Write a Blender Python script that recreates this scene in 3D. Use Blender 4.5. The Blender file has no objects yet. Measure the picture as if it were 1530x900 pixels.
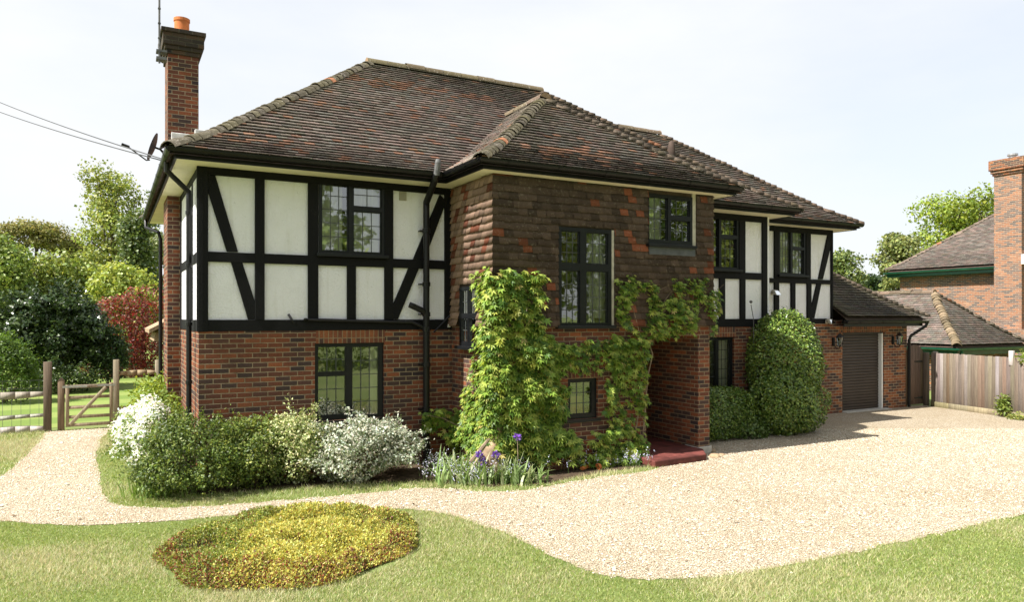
import bpy, bmesh, math, random
import numpy as np
from mathutils import Vector, Matrix
random.seed(7); rng = np.random.default_rng(11)
R = math.radians
SC = bpy.context.scene
COL = SC.collection

# ------------------------------------------------------------------ camera, sky, sun, exposure
EYE = 2.5; F = 1108.0; CX = 765.0; YH = 474.0
AX = math.atan2(2045, F)
rX, fX = math.sin(AX), math.cos(AX); rY, fY = -math.cos(AX), math.sin(AX)
cd = bpy.data.cameras.new('camera'); cam = bpy.data.objects.new('camera', cd); COL.objects.link(cam)
cam.location = (0, 0, EYE); cam.rotation_euler = (R(90), 0, -math.atan2(fX, fY))
cd.sensor_width = 36; cd.lens = 36 * F / 1530; cd.shift_y = 24 / 1530; cd.clip_end = 3000; cd.clip_start = 0.1
SC.camera = cam
SUN_EL = 51.0
w = bpy.data.worlds.new('World'); SC.world = w; w.use_nodes = True
nt = w.node_tree; nt.nodes.clear()
sky = nt.nodes.new('ShaderNodeTexSky'); sky.sky_type = 'NISHITA'; sky.sun_disc = False
sky.sun_elevation = R(SUN_EL); sky.sun_rotation = R(270); sky.dust_density = 2.0
tcw = nt.nodes.new('ShaderNodeTexCoord'); nzw = nt.nodes.new('ShaderNodeTexNoise')
mpw = nt.nodes.new('ShaderNodeMapping'); mpw.inputs['Scale'].default_value = (1.0, 1.0, 3.0)
nzw.inputs['Scale'].default_value = 1.6; nzw.inputs['Detail'].default_value = 7; nzw.inputs['Roughness'].default_value = 0.55
rw = nt.nodes.new('ShaderNodeMapRange'); rw.inputs['From Min'].default_value = 0.35; rw.inputs['From Max'].default_value = 0.7
rw.inputs['To Min'].default_value = 0.72; rw.inputs['To Max'].default_value = 1.0
mxw = nt.nodes.new('ShaderNodeMix'); mxw.data_type = 'RGBA'; mxw.inputs[7].default_value = (4.5, 4.6, 4.68, 1)   # thin bright high cloud
bg = nt.nodes.new('ShaderNodeBackground'); bg.inputs['Strength'].default_value = 0.10
ow = nt.nodes.new('ShaderNodeOutputWorld')
nt.links.new(tcw.outputs['Generated'], mpw.inputs[0]); nt.links.new(mpw.outputs[0], nzw.inputs['Vector'])
nt.links.new(nzw.outputs['Fac'], rw.inputs['Value']); nt.links.new(rw.outputs[0], mxw.inputs['Factor'])
nt.links.new(sky.outputs[0], mxw.inputs[6]); nt.links.new(mxw.outputs[2], bg.inputs['Color']); nt.links.new(bg.outputs[0], ow.inputs[0])
sd = bpy.data.lights.new('sun', 'SUN'); sd.energy = 5.0; sd.angle = R(0.53); sd.color = (1.0, 0.955, 0.88)
sun = bpy.data.objects.new('sun', sd); COL.objects.link(sun)
sun.rotation_euler = Vector((math.cos(R(SUN_EL)), 0.02, -math.sin(R(SUN_EL)))).to_track_quat('-Z', 'Y').to_euler()
SC.view_settings.view_transform = 'Standard'; SC.view_settings.look = 'None'
SC.view_settings.exposure = 1.15; SC.view_settings.gamma = 1.0; SC.view_settings.use_curve_mapping = False

# ------------------------------------------------------------------ measuring helpers (survey of the place)
def ray(px, py):
    r = (px - CX) / F; z = -(py - YH) / F
    return np.array([r * rX + fX, r * rY + fY, z])
def onY(px, py, Y): d = ray(px, py); v = d * (Y / d[1]); v[2] += EYE; return v
def onX(px, py, X): d = ray(px, py); v = d * (X / d[0]); v[2] += EYE; return v
def gnd(px, py): d = ray(px, py); v = d * (-EYE / d[2]); v[2] = 0; return v
def pos(px, f):
    r = (px - CX) / F * f; return np.array([rX * r + fX * f, rY * r + fY * f, 0.0])
def zat(py, f): return EYE + (YH - py) / F * f

# ------------------------------------------------------------------ object helpers
def tag(o, label=None, cat=None, group=None, kind=None):
    if label: o['label'] = label
    if cat: o['category'] = cat
    if group: o['group'] = group
    if kind: o['kind'] = kind
    return o
def thing(name, label, cat, loc=(0, 0, 0), group=None):
    o = bpy.data.objects.new(name, None); COL.objects.link(o); o.location = loc; o.empty_display_size = 0.3
    return tag(o, label, cat, group)
def world_loc(o):
    v = Vector(o.location)
    return v
def link(me, name, parent=None):
    o = bpy.data.objects.new(name, me); COL.objects.link(o)
    if parent is not None:
        o.parent = parent
        root = parent
        while root.parent: root = root.parent
        if root == parent: o.matrix_parent_inverse = Matrix.Translation(-Vector(root.location))
    return o
class MB:
    def __init__(s): s.v = []; s.f = []; s.m = []; s.c = []; s.col = None
    def poly(s, pts, m=0):
        b = len(s.v); s.v += [tuple(p) for p in pts]; s.f.append(tuple(range(b, b + len(pts)))); s.m.append(m)
    def box(s, x0, x1, y0, y1, z0, z1, m=0):
        b = len(s.v)
        s.v += [(x0,y0,z0),(x1,y0,z0),(x1,y1,z0),(x0,y1,z0),(x0,y0,z1),(x1,y0,z1),(x1,y1,z1),(x0,y1,z1)]
        for f in ((3,2,1,0),(4,5,6,7),(0,1,5,4),(1,2,6,5),(2,3,7,6),(3,0,4,7)):
            s.f.append(tuple(b + i for i in f)); s.m.append(m)
    def prism(s, pts, off, m=0):
        """closed polygon pts extruded by vector off"""
        n = len(pts); b = len(s.v); o = np.array(off, float)
        s.v += [tuple(p) for p in pts] + [tuple(np.array(p, float) + o) for p in pts]
        s.f.append(tuple(b + i for i in range(n))); s.m.append(m)
        s.f.append(tuple(b + n + i for i in reversed(range(n)))); s.m.append(m)
        for i in range(n):
            j = (i + 1) % n; s.f.append((b + j, b + i, b + n + i, b + n + j)); s.m.append(m)
    def tube(s, pts, rad, n=8, m=0, cap=True):
        pts = [Vector(p) for p in pts]; rads = rad if hasattr(rad, '__len__') else [rad] * len(pts)
        b = len(s.v); up = None
        for i, p in enumerate(pts):
            t = (pts[min(i + 1, len(pts) - 1)] - pts[max(i - 1, 0)])
            if t.length < 1e-9: t = Vector((0, 0, 1))
            t.normalize()
            if up is None:
                up = t.orthogonal().normalized()
            up = (up - t * up.dot(t)); up = up.normalized() if up.length > 1e-6 else t.orthogonal().normalized()
            sd_ = t.cross(up)
            for k in range(n):
                a = 2 * math.pi * k / n
                s.v.append(tuple(p + (up * math.cos(a) + sd_ * math.sin(a)) * rads[i]))
        for i in range(len(pts) - 1):
            for k in range(n):
                k2 = (k + 1) % n
                s.f.append((b + i*n + k, b + i*n + k2, b + (i+1)*n + k2, b + (i+1)*n + k)); s.m.append(m)
        if cap:
            s.f.append(tuple(b + k for k in reversed(range(n)))); s.m.append(m)
            e = b + (len(pts) - 1) * n; s.f.append(tuple(e + k for k in range(n))); s.m.append(m)
    def lathe(s, c, prof, n=20, m=0):
        b = len(s.v)
        for (r, z) in prof:
            for k in range(n):
                a = 2 * math.pi * k / n; s.v.append((c[0] + r * math.cos(a), c[1] + r * math.sin(a), c[2] + z))
        for i in range(len(prof) - 1):
            for k in range(n):
                k2 = (k + 1) % n; s.f.append((b + i*n + k, b + i*n + k2, b + (i+1)*n + k2, b + (i+1)*n + k)); s.m.append(m)
    def build(s, name, mats, parent=None, bevel=0, smooth=False):
        me = bpy.data.meshes.new(name); me.from_pydata(s.v, [], s.f)
        mats = mats if isinstance(mats, (list, tuple)) else [mats]
        for m in mats: me.materials.append(m)
        me.polygons.foreach_set('material_index', s.m)
        if smooth: me.polygons.foreach_set('use_smooth', [True] * len(s.f))
        me.update()
        o = link(me, name, parent)
        if bevel:
            b = o.modifiers.new('bevel', 'BEVEL'); b.width = bevel; b.segments = 2; b.limit_method = 'ANGLE'
        return o
def npmesh(name, V, Fc, mats, parent=None, cols=None, smooth=False, mi=None):
    """V (n,3); Fc (k,m) faces all of m corners; cols (n,3) stored as point colour 'Col'"""
    V = np.asarray(V, np.float32); Fc = np.asarray(Fc, np.int32)
    me = bpy.data.meshes.new(name)
    me.vertices.add(len(V)); me.vertices.foreach_set('co', V.ravel())
    k, m = Fc.shape
    me.loops.add(k * m); me.loops.foreach_set('vertex_index', Fc.ravel())
    me.polygons.add(k); me.polygons.foreach_set('loop_start', np.arange(0, k * m, m, dtype=np.int32))
    me.polygons.foreach_set('loop_total', np.full(k, m, np.int32))
    mats = mats if isinstance(mats, (list, tuple)) else [mats]
    for q in mats: me.materials.append(q)
    if mi is not None: me.polygons.foreach_set('material_index', np.asarray(mi, np.int32))
    if cols is not None:
        a = me.color_attributes.new('Col', 'FLOAT_COLOR', 'POINT')
        c4 = np.ones((len(V), 4), np.float32); c4[:, :3] = cols; a.data.foreach_set('color', c4.ravel())
    me.update(calc_edges=True); me.validate()
    if smooth: me.polygons.foreach_set('use_smooth', [True] * k)
    return link(me, name, parent)

# ------------------------------------------------------------------ materials
def mat(name):
    m = bpy.data.materials.new(name); m.use_nodes = True; n = m.node_tree
    return m, n, n.nodes['Principled BSDF']
def N(n, t, **kw):
    x = n.nodes.new(t)
    for k, v in kw.items():
        if hasattr(x, k): setattr(x, k, v)
        else: x.inputs[k].default_value = v
    return x
def math_(n, op, a, b=None, c=None):
    x = n.nodes.new('ShaderNodeMath'); x.operation = op
    for i, q in enumerate((a, b, c)):
        if q is None: continue
        if isinstance(q, (int, float)): x.inputs[i].default_value = q
        else: n.links.new(q, x.inputs[i])
    return x.outputs[0]
def ramp(n, fac, stops, interp='LINEAR'):
    r = n.nodes.new('ShaderNodeValToRGB'); r.color_ramp.interpolation = interp
    e = r.color_ramp.elements
    while len(e) > 1: e.remove(e[-1])
    e[0].position = stops[0][0]; e[0].color = (*stops[0][1], 1)
    for p, c in stops[1:]:
        q = e.new(p); q.color = (*c, 1)
    n.links.new(fac, r.inputs[0]); return r.outputs[0]
def mix(n, fac, a, b, mode='MIX'):
    x = n.nodes.new('ShaderNodeMix'); x.data_type = 'RGBA'; x.blend_type = mode
    if isinstance(fac, (int, float)): x.inputs[0].default_value = fac
    else: n.links.new(fac, x.inputs[0])
    for i, q in ((6, a), (7, b)):
        if isinstance(q, tuple): x.inputs[i].default_value = (*q, 1)
        else: n.links.new(q, x.inputs[i])
    return x.outputs[2]
def noise(n, scale, detail=4, rough=0.55, vec=None, dist=0.0):
    x = n.nodes.new('ShaderNodeTexNoise'); x.inputs['Scale'].default_value = scale; x.inputs['Detail'].default_value = detail
    x.inputs['Roughness'].default_value = rough; x.inputs['Distortion'].default_value = dist
    if vec is None:
        vec = n.nodes.new('ShaderNodeTexCoord').outputs['Object']
    n.links.new(vec, x.inputs['Vector']); return x
def bump(n, h, b, strength=0.5, dist=0.01):
    x = n.nodes.new('ShaderNodeBump'); x.inputs['Strength'].default_value = strength; x.inputs['Distance'].default_value = dist
    n.links.new(h, x.inputs['Height']); n.links.new(x.outputs[0], b.inputs['Normal'])
def maprange(n, v, a, b, c=0.0, d=1.0):
    x = n.nodes.new('ShaderNodeMapRange'); x.inputs['From Min'].default_value = a; x.inputs['From Max'].default_value = b
    x.inputs['To Min'].default_value = c; x.inputs['To Max'].default_value = d; n.links.new(v, x.inputs['Value']); return x.outputs[0]

def simple(name, col, rough=0.5, spec=0.5, var=0.15, nscale=6, bstr=0.0, bscale=60, metallic=0.0):
    m, n, b = mat(name)
    nz = noise(n, nscale, 5)
    lo = tuple(c * (1 - var) for c in col); hi = tuple(min(1, c * (1 + var)) for c in col)
    n.links.new(ramp(n, nz.outputs['Fac'], [(0.3, lo), (0.7, hi)]), b.inputs['Base Color'])
    b.inputs['Roughness'].default_value = rough; b.inputs['Specular IOR Level'].default_value = spec; b.inputs['Metallic'].default_value = metallic
    if bstr: bump(n, noise(n, bscale, 4).outputs['Fac'], b, bstr, 0.01)
    return m

def wall_uv(n):
    tc = n.nodes.new('ShaderNodeTexCoord'); g = n.nodes.new('ShaderNodeNewGeometry')
    s = n.nodes.new('ShaderNodeSeparateXYZ'); n.links.new(tc.outputs['Object'], s.inputs[0])
    t = n.nodes.new('ShaderNodeSeparateXYZ'); n.links.new(g.outputs['True Normal'], t.inputs[0])
    ax, ay, az = (math_(n, 'ABSOLUTE', t.outputs[i]) for i in range(3))
    u = math_(n, 'ADD', math_(n, 'MULTIPLY', s.outputs[0], math_(n, 'ADD', ay, az)), math_(n, 'MULTIPLY', s.outputs[1], ax))
    v = math_(n, 'ADD', math_(n, 'MULTIPLY', s.outputs[2], math_(n, 'SUBTRACT', 1.0, az)), math_(n, 'MULTIPLY', s.outputs[1], az))
    return u, v, tc
def brick_mat(name, stops, mortar, swap=False, bw=0.225, bh=0.075, mw=0.0065, dirt=0.6):
    m, n, b = mat(name)
    u, v, tc = wall_uv(n)
    if swap: u, v = v, u
    if swap: u = math_(n, 'ADD', u, 0.0) 
    row = math_(n, 'FLOOR', math_(n, 'DIVIDE', v, bh))
    par = math_(n, 'MODULO', math_(n, 'ABSOLUTE', row), 2.0)
    if swap: par = math_(n, 'MULTIPLY', par, 0.0)
    uu = math_(n, 'ADD', math_(n, 'DIVIDE', u, bw), math_(n, 'MULTIPLY', par, 0.5))
    if swap: uu = math_(n, 'ADD', uu, 0.4)
    col = math_(n, 'FLOOR', uu)
    fu = math_(n, 'FRACT', uu); fv = math_(n, 'FRACT', math_(n, 'DIVIDE', v, bh))
    du = math_(n, 'MULTIPLY', math_(n, 'MINIMUM', fu, math_(n, 'SUBTRACT', 1.0, fu)), bw)
    dv = math_(n, 'MULTIPLY', math_(n, 'MINIMUM', fv, math_(n, 'SUBTRACT', 1.0, fv)), bh)
    d = math_(n, 'MINIMUM', du, dv)
    wob = noise(n, 22, 3, vec=tc.outputs['Object'])
    d = math_(n, 'ADD', d, math_(n, 'MULTIPLY', math_(n, 'SUBTRACT', wob.outputs['Fac'], 0.5), 0.006))
    mask = maprange(n, d, mw - 0.0015, mw + 0.0015)
    cv = n.nodes.new('ShaderNodeCombineXYZ'); n.links.new(col, cv.inputs[0]); n.links.new(row, cv.inputs[1])
    wn = n.nodes.new('ShaderNodeTexWhiteNoise'); wn.noise_dimensions = '2D'; n.links.new(cv.outputs[0], wn.inputs['Vector'])
    # clusters of redder or darker brick
    big = noise(n, 0.9, 2, vec=tc.outputs['Object'])
    val = math_(n, 'ADD', math_(n, 'MULTIPLY', wn.outputs['Value'], 0.86), math_(n, 'MULTIPLY', math_(n, 'SUBTRACT', big.outputs['Fac'], 0.4), 0.35))
    bc = ramp(n, val, stops)
    fine = noise(n, 55, 5, vec=tc.outputs['Object'])
    bc = mix(n, 0.55, bc, ramp(n, fine.outputs['Fac'], [(0.25, (0.25,)*3), (0.75, (1.0,)*3)]), 'MULTIPLY')
    mo = ramp(n, noise(n, 14, 4, vec=tc.outputs['Object']).outputs['Fac'], [(0.25, tuple(c * 0.55 for c in mortar)), (0.75, mortar)])
    out = mix(n, mask, mo, bc)
    stain = noise(n, 1.7, 6, 0.65, vec=tc.outputs['Object'])
    out = mix(n, maprange(n, stain.outputs['Fac'], 0.5, 0.75, 0, dirt * 0.7), out, (0.05, 0.04, 0.035))
    n.links.new(out, b.inputs['Base Color']); b.inputs['Roughness'].default_value = 0.88; b.inputs['Specular IOR Level'].default_value = 0.25
    h = math_(n, 'ADD', mask, math_(n, 'MULTIPLY', fine.outputs['Fac'], 0.45))
    bump(n, h, b, 0.8, 0.008)
    return m
M = {}
BR = [(0.0, (0.048, 0.034, 0.034)), (0.2, (0.085, 0.05, 0.042)), (0.42, (0.135, 0.052, 0.034)), (0.66, (0.20, 0.066, 0.035)), (0.95, (0.32, 0.105, 0.045))]
M['brick'] = brick_mat('brick', BR, (0.34, 0.26, 0.165))
M['soldier'] = brick_mat('soldier_brick', [(0.0, (0.07, 0.045, 0.04)), (0.5, (0.2, 0.07, 0.04)), (1.0, (0.33, 0.12, 0.05))], (0.34, 0.25, 0.15), swap=True)
BN = [(0.0, (0.11, 0.09, 0.085)), (0.3, (0.19, 0.135, 0.115)), (0.5, (0.28, 0.15, 0.10)), (0.8, (0.37, 0.165, 0.09)), (1.0, (0.42, 0.24, 0.15))]
M['brick_pale'] = brick_mat('pale_brick', BN, (0.5, 0.42, 0.32), dirt=0.2)
M['brick_warm'] = brick_mat('warm_brick', [(0.0, (0.06, 0.045, 0.045)), (0.25, (0.12, 0.07, 0.055)), (0.5, (0.24, 0.085, 0.045)), (0.8, (0.36, 0.13, 0.055)), (1.0, (0.42, 0.2, 0.09))], (0.45, 0.36, 0.24), dirt=0.4)
M['brick_sooty'] = brick_mat('sooty_brick', [(0.0, (0.03, 0.028, 0.024)), (0.6, (0.07, 0.05, 0.035)), (1.0, (0.12, 0.07, 0.04))], (0.10, 0.09, 0.06))

def plaster():
    m, n, b = mat('white_roughcast')
    a = noise(n, 38, 5, 0.6); c = noise(n, 3.5, 6, 0.7); e = noise(n, 90, 3, 0.6)
    base = ramp(n, c.outputs['Fac'], [(0.25, (0.80, 0.79, 0.825)), (0.65, (0.855, 0.848, 0.89))])
    # trowel flecks: thin dark hairline marks in the coat
    vo = N(n, 'ShaderNodeTexNoise'); vo.inputs['Scale'].default_value = 16; vo.inputs['Detail'].default_value = 2; vo.inputs['Distortion'].default_value = 2.5
    n.links.new(n.nodes.new('ShaderNodeTexCoord').outputs['Object'], vo.inputs['Vector'])
    ln = math_(n, 'ABSOLUTE', math_(n, 'SUBTRACT', vo.outputs['Fac'], 0.5))
    crack = math_(n, 'MULTIPLY', maprange(n, ln, 0.0, 0.010, 1, 0), maprange(n, noise(n, 7, 3).outputs['Fac'], 0.50, 0.60))
    out = mix(n, math_(n, 'MULTIPLY', crack, 0.7), base, (0.22, 0.2, 0.17))
    mp = N(n, 'ShaderNodeMapping'); mp.inputs['Scale'].default_value = (9, 9, 0.7); n.links.new(n.nodes.new('ShaderNodeTexCoord').outputs['Object'], mp.inputs[0])
    out = mix(n, maprange(n, noise(n, 1.0, 5, 0.6, mp.outputs[0]).outputs['Fac'], 0.55, 0.8, 0, 0.35), out, (0.55, 0.53, 0.47))
    n.links.new(out, b.inputs['Base Color']); b.inputs['Roughness'].default_value = 0.9; b.inputs['Specular IOR Level'].default_value = 0.2
    bump(n, math_(n, 'ADD', math_(n, 'MULTIPLY', a.outputs['Fac'], 1.2), math_(n, 'MULTIPLY', e.outputs['Fac'], 0.5)), b, 0.9, 0.02)
    return m
M['plaster'] = plaster()
def timber():
    m, n, b = mat('black_timber')
    a = noise(n, 110, 3, 0.6); c = noise(n, 2.2, 4)
    fl = math_(n, 'MULTIPLY', maprange(n, a.outputs['Fac'], 0.66, 0.74), maprange(n, c.outputs['Fac'], 0.45, 0.62))
    out = mix(n, math_(n, 'MULTIPLY', fl, 0.5), (0.005, 0.005, 0.0055), (0.22, 0.21, 0.19))
    n.links.new(out, b.inputs['Base Color']); b.inputs['Roughness'].default_value = 0.7; b.inputs['Specular IOR Level'].default_value = 0.18
    bump(n, noise(n, 45, 5, 0.65).outputs['Fac'], b, 0.6, 0.01)
    return m
M['timber'] = timber()
M['frame'] = simple('black_window_paint', (0.007, 0.008, 0.0095), 0.4, 0.3, 0.2, 4)
M['lead'] = simple('lead_came', (0.05, 0.055, 0.055), 0.45, 0.5, 0.2, 8)
M['gutter'] = simple('black_gutter', (0.007, 0.007, 0.0075), 0.38, 0.3, 0.3, 3)
M['pipe_grey'] = simple('weathered_pipe', (0.10, 0.10, 0.10), 0.6, 0.4, 0.5, 14, 0.3)
M['soffit'] = simple('cream_soffit', (0.76, 0.70, 0.53), 0.6, 0.4, 0.08, 3)
M['pale_board'] = simple('pale_board', (0.42, 0.39, 0.32), 0.7, 0.3, 0.2, 9)
M['leadsheet'] = simple('lead_sheet', (0.07, 0.075, 0.082), 0.5, 0.5, 0.3, 8, 0.2, 20)
M['flashing'] = simple('bright_flashing', (0.62, 0.62, 0.60), 0.4, 0.5, 0.25, 9, 0.3, 18)
M['terracotta'] = simple('terracotta', (0.52, 0.16, 0.05), 0.8, 0.3, 0.2, 9, 0.2)
M['white'] = simple('white_paint', (0.78, 0.78, 0.76), 0.5, 0.4, 0.06, 5)
M['curtain'] = simple('cream_curtain', (0.80, 0.78, 0.68), 0.9, 0.1, 0.06, 2)
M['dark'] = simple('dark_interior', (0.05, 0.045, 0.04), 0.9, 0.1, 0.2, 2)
M['tan_box'] = simple('tan_card', (0.45, 0.30, 0.14), 0.8, 0.2, 0.15, 5)
M['red_tile'] = simple('red_quarry_tile', (0.12, 0.034, 0.028), 0.7, 0.3, 0.5, 5, 0.25, 40)
M['concrete'] = simple('concrete', (0.42, 0.40, 0.36), 0.85, 0.3, 0.2, 7, 0.4, 50)
M['stone'] = simple('brown_stone', (0.30, 0.22, 0.14), 0.9, 0.2, 0.35, 5, 0.6, 25)
M['door'] = simple('dark_door', (0.05, 0.03, 0.02), 0.5, 0.4, 0.3, 4)
M['metal'] = simple('grey_metal', (0.45, 0.46, 0.47), 0.4, 0.5, 0.15, 8, metallic=0.7)
M['dish'] = simple('dish_grey', (0.05, 0.05, 0.055), 0.5, 0.5, 0.15, 8)
M['green_paint'] = simple('dark_green_paint', (0.008, 0.085, 0.048), 0.35, 0.5, 0.25, 4)
M['cable'] = simple('grey_cable', (0.08, 0.08, 0.085), 0.6, 0.2, 0.1, 4)
def shutter():
    m, n, b = mat('brown_shutter')
    nz = noise(n, 2.0, 4)
    n.links.new(ramp(n, nz.outputs['Fac'], [(0.3, (0.035, 0.026, 0.020)), (0.7, (0.05, 0.038, 0.03))]), b.inputs['Base Color'])
    b.inputs['Roughness'].default_value = 0.45; b.inputs['Specular IOR Level'].default_value = 0.45
    return m
M['shutter'] = shutter()
def glass():
    m, n, b = mat('window_glass'); n.nodes.remove(b)
    o = n.nodes['Material Output']
    tr = N(n, 'ShaderNodeBsdfTransparent'); tr.inputs[0].default_value = (0.80, 0.83, 0.80, 1)
    gl = N(n, 'ShaderNodeBsdfGlossy'); gl.inputs['Roughness'].default_value = 0.015
    gl.inputs['Color'].default_value = (0.95, 0.97, 0.97, 1)
    fr = N(n, 'ShaderNodeFresnel'); fr.inputs['IOR'].default_value = 1.6
    bp = N(n, 'ShaderNodeBump'); bp.inputs['Strength'].default_value = 0.06; bp.inputs['Distance'].default_value = 0.01
    n.links.new(noise(n, 5, 2).outputs['Fac'], bp.inputs['Height'])
    n.links.new(bp.outputs[0], gl.inputs['Normal'])
    fac = math_(n, 'MINIMUM', math_(n, 'ADD', math_(n, 'MULTIPLY', fr.outputs[0], 1.8), 0.13), 1.0)   # double glazing: two panes' reflections
    mx = N(n, 'ShaderNodeMixShader'); n.links.new(fac, mx.inputs[0]); n.links.new(tr.outputs[0], mx.inputs[1]); n.links.new(gl.outputs[0], mx.inputs[2])
    n.links.new(mx.outputs[0], o.inputs['Surface'])
    return m
M['glass'] = glass()
def vcol_mat(name, rough=0.8, spec=0.25, nscale=30, namt=0.4, lichen=0.0, bstr=0.3, transl=0.0):
    m, n, b = mat(name)
    at = N(n, 'ShaderNodeAttribute'); at.attribute_name = 'Col'
    c = at.outputs['Color']
    if namt:
        nz = noise(n, nscale, 5, 0.65)
        c = mix(n, namt, c, ramp(n, nz.outputs['Fac'], [(0.25, (0.35,)*3), (0.75, (1.0,)*3)]), 'MULTIPLY')
    if lichen:
        li = noise(n, 24, 5, 0.7); lb = noise(n, 1.1, 3)
        c = mix(n, math_(n, 'MULTIPLY', maprange(n, li.outputs['Fac'], 0.56, 0.66), maprange(n, lb.outputs['Fac'], 0.35, 0.65, 0.25, lichen)), c, (0.42, 0.39, 0.33))
    n.links.new(c, b.inputs['Base Color']); b.inputs['Roughness'].default_value = rough; b.inputs['Specular IOR Level'].default_value = spec
    if bstr: bump(n, noise(n, 70, 4).outputs['Fac'], b, bstr, 0.006)
    if transl:
        o = n.nodes['Material Output']; t = N(n, 'ShaderNodeBsdfTranslucent')
        hs = N(n, 'ShaderNodeHueSaturation'); hs.inputs['Hue'].default_value = 0.485; hs.inputs['Saturation'].default_value = 1.1; hs.inputs['Value'].default_value = 1.5
        n.links.new(c, hs.inputs['Color']); n.links.new(hs.outputs[0], t.inputs['Color'])
        mx = N(n, 'ShaderNodeMixShader'); mx.inputs[0].default_value = transl
        n.links.new(b.outputs[0], mx.inputs[1]); n.links.new(t.outputs[0], mx.inputs[2]); n.links.new(mx.outputs[0], o.inputs['Surface'])
    return m
M['rooftile'] = vcol_mat('clay_roof_tile', 0.85, 0.25, 26, 0.55, 0.75)
M['hangtile'] = vcol_mat('clay_wall_tile', 0.85, 0.25, 22, 0.5, 0.12)
M['leaf'] = vcol_mat('leaf', 0.48, 0.4, 4, 0.0, 0, 0, 0.32)
M['leaf_glossy'] = vcol_mat('glossy_leaf', 0.30, 0.5, 4, 0.0, 0, 0, 0.15)
M['petal'] = vcol_mat('petal', 0.6, 0.2, 4, 0.0, 0, 0, 0.35)
M['grass_blade'] = vcol_mat('grass_blade', 0.55, 0.3, 4, 0.0, 0, 0, 0.35)
M['pebble'] = vcol_mat('pebble', 0.85, 0.25, 60, 0.2, 0, 0)
M['oldwood'] = vcol_mat('weathered_wood', 0.85, 0.2, 30, 0.3, 0, 0.4)
def grain(m):
    n = m.node_tree; b = n.nodes['Principled BSDF']; src = b.inputs['Base Color'].links[0].from_socket
    mp = N(n, 'ShaderNodeMapping'); mp.inputs['Scale'].default_value = (34, 34, 1.6); n.links.new(n.nodes.new('ShaderNodeTexCoord').outputs['Object'], mp.inputs[0])
    c = mix(n, 0.75, src, ramp(n, noise(n, 1.0, 6, 0.7, mp.outputs[0]).outputs['Fac'], [(0.3, (0.42,) * 3), (0.52, (0.9,) * 3), (0.72, (1.35,) * 3)]), 'MULTIPLY')
    n.links.new(c, b.inputs['Base Color'])
grain(M['oldwood'])
M['bark'] = simple('bark', (0.11, 0.085, 0.06), 0.95, 0.1, 0.4, 6, 0.8, 22)
M['twig'] = simple('pale_vine_stem', (0.22, 0.17, 0.12), 0.9, 0.1, 0.35, 9, 0.4)
M['deck'] = simple('roof_underlay', (0.075, 0.055, 0.045), 0.9, 0.1, 0.3, 5)

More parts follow.
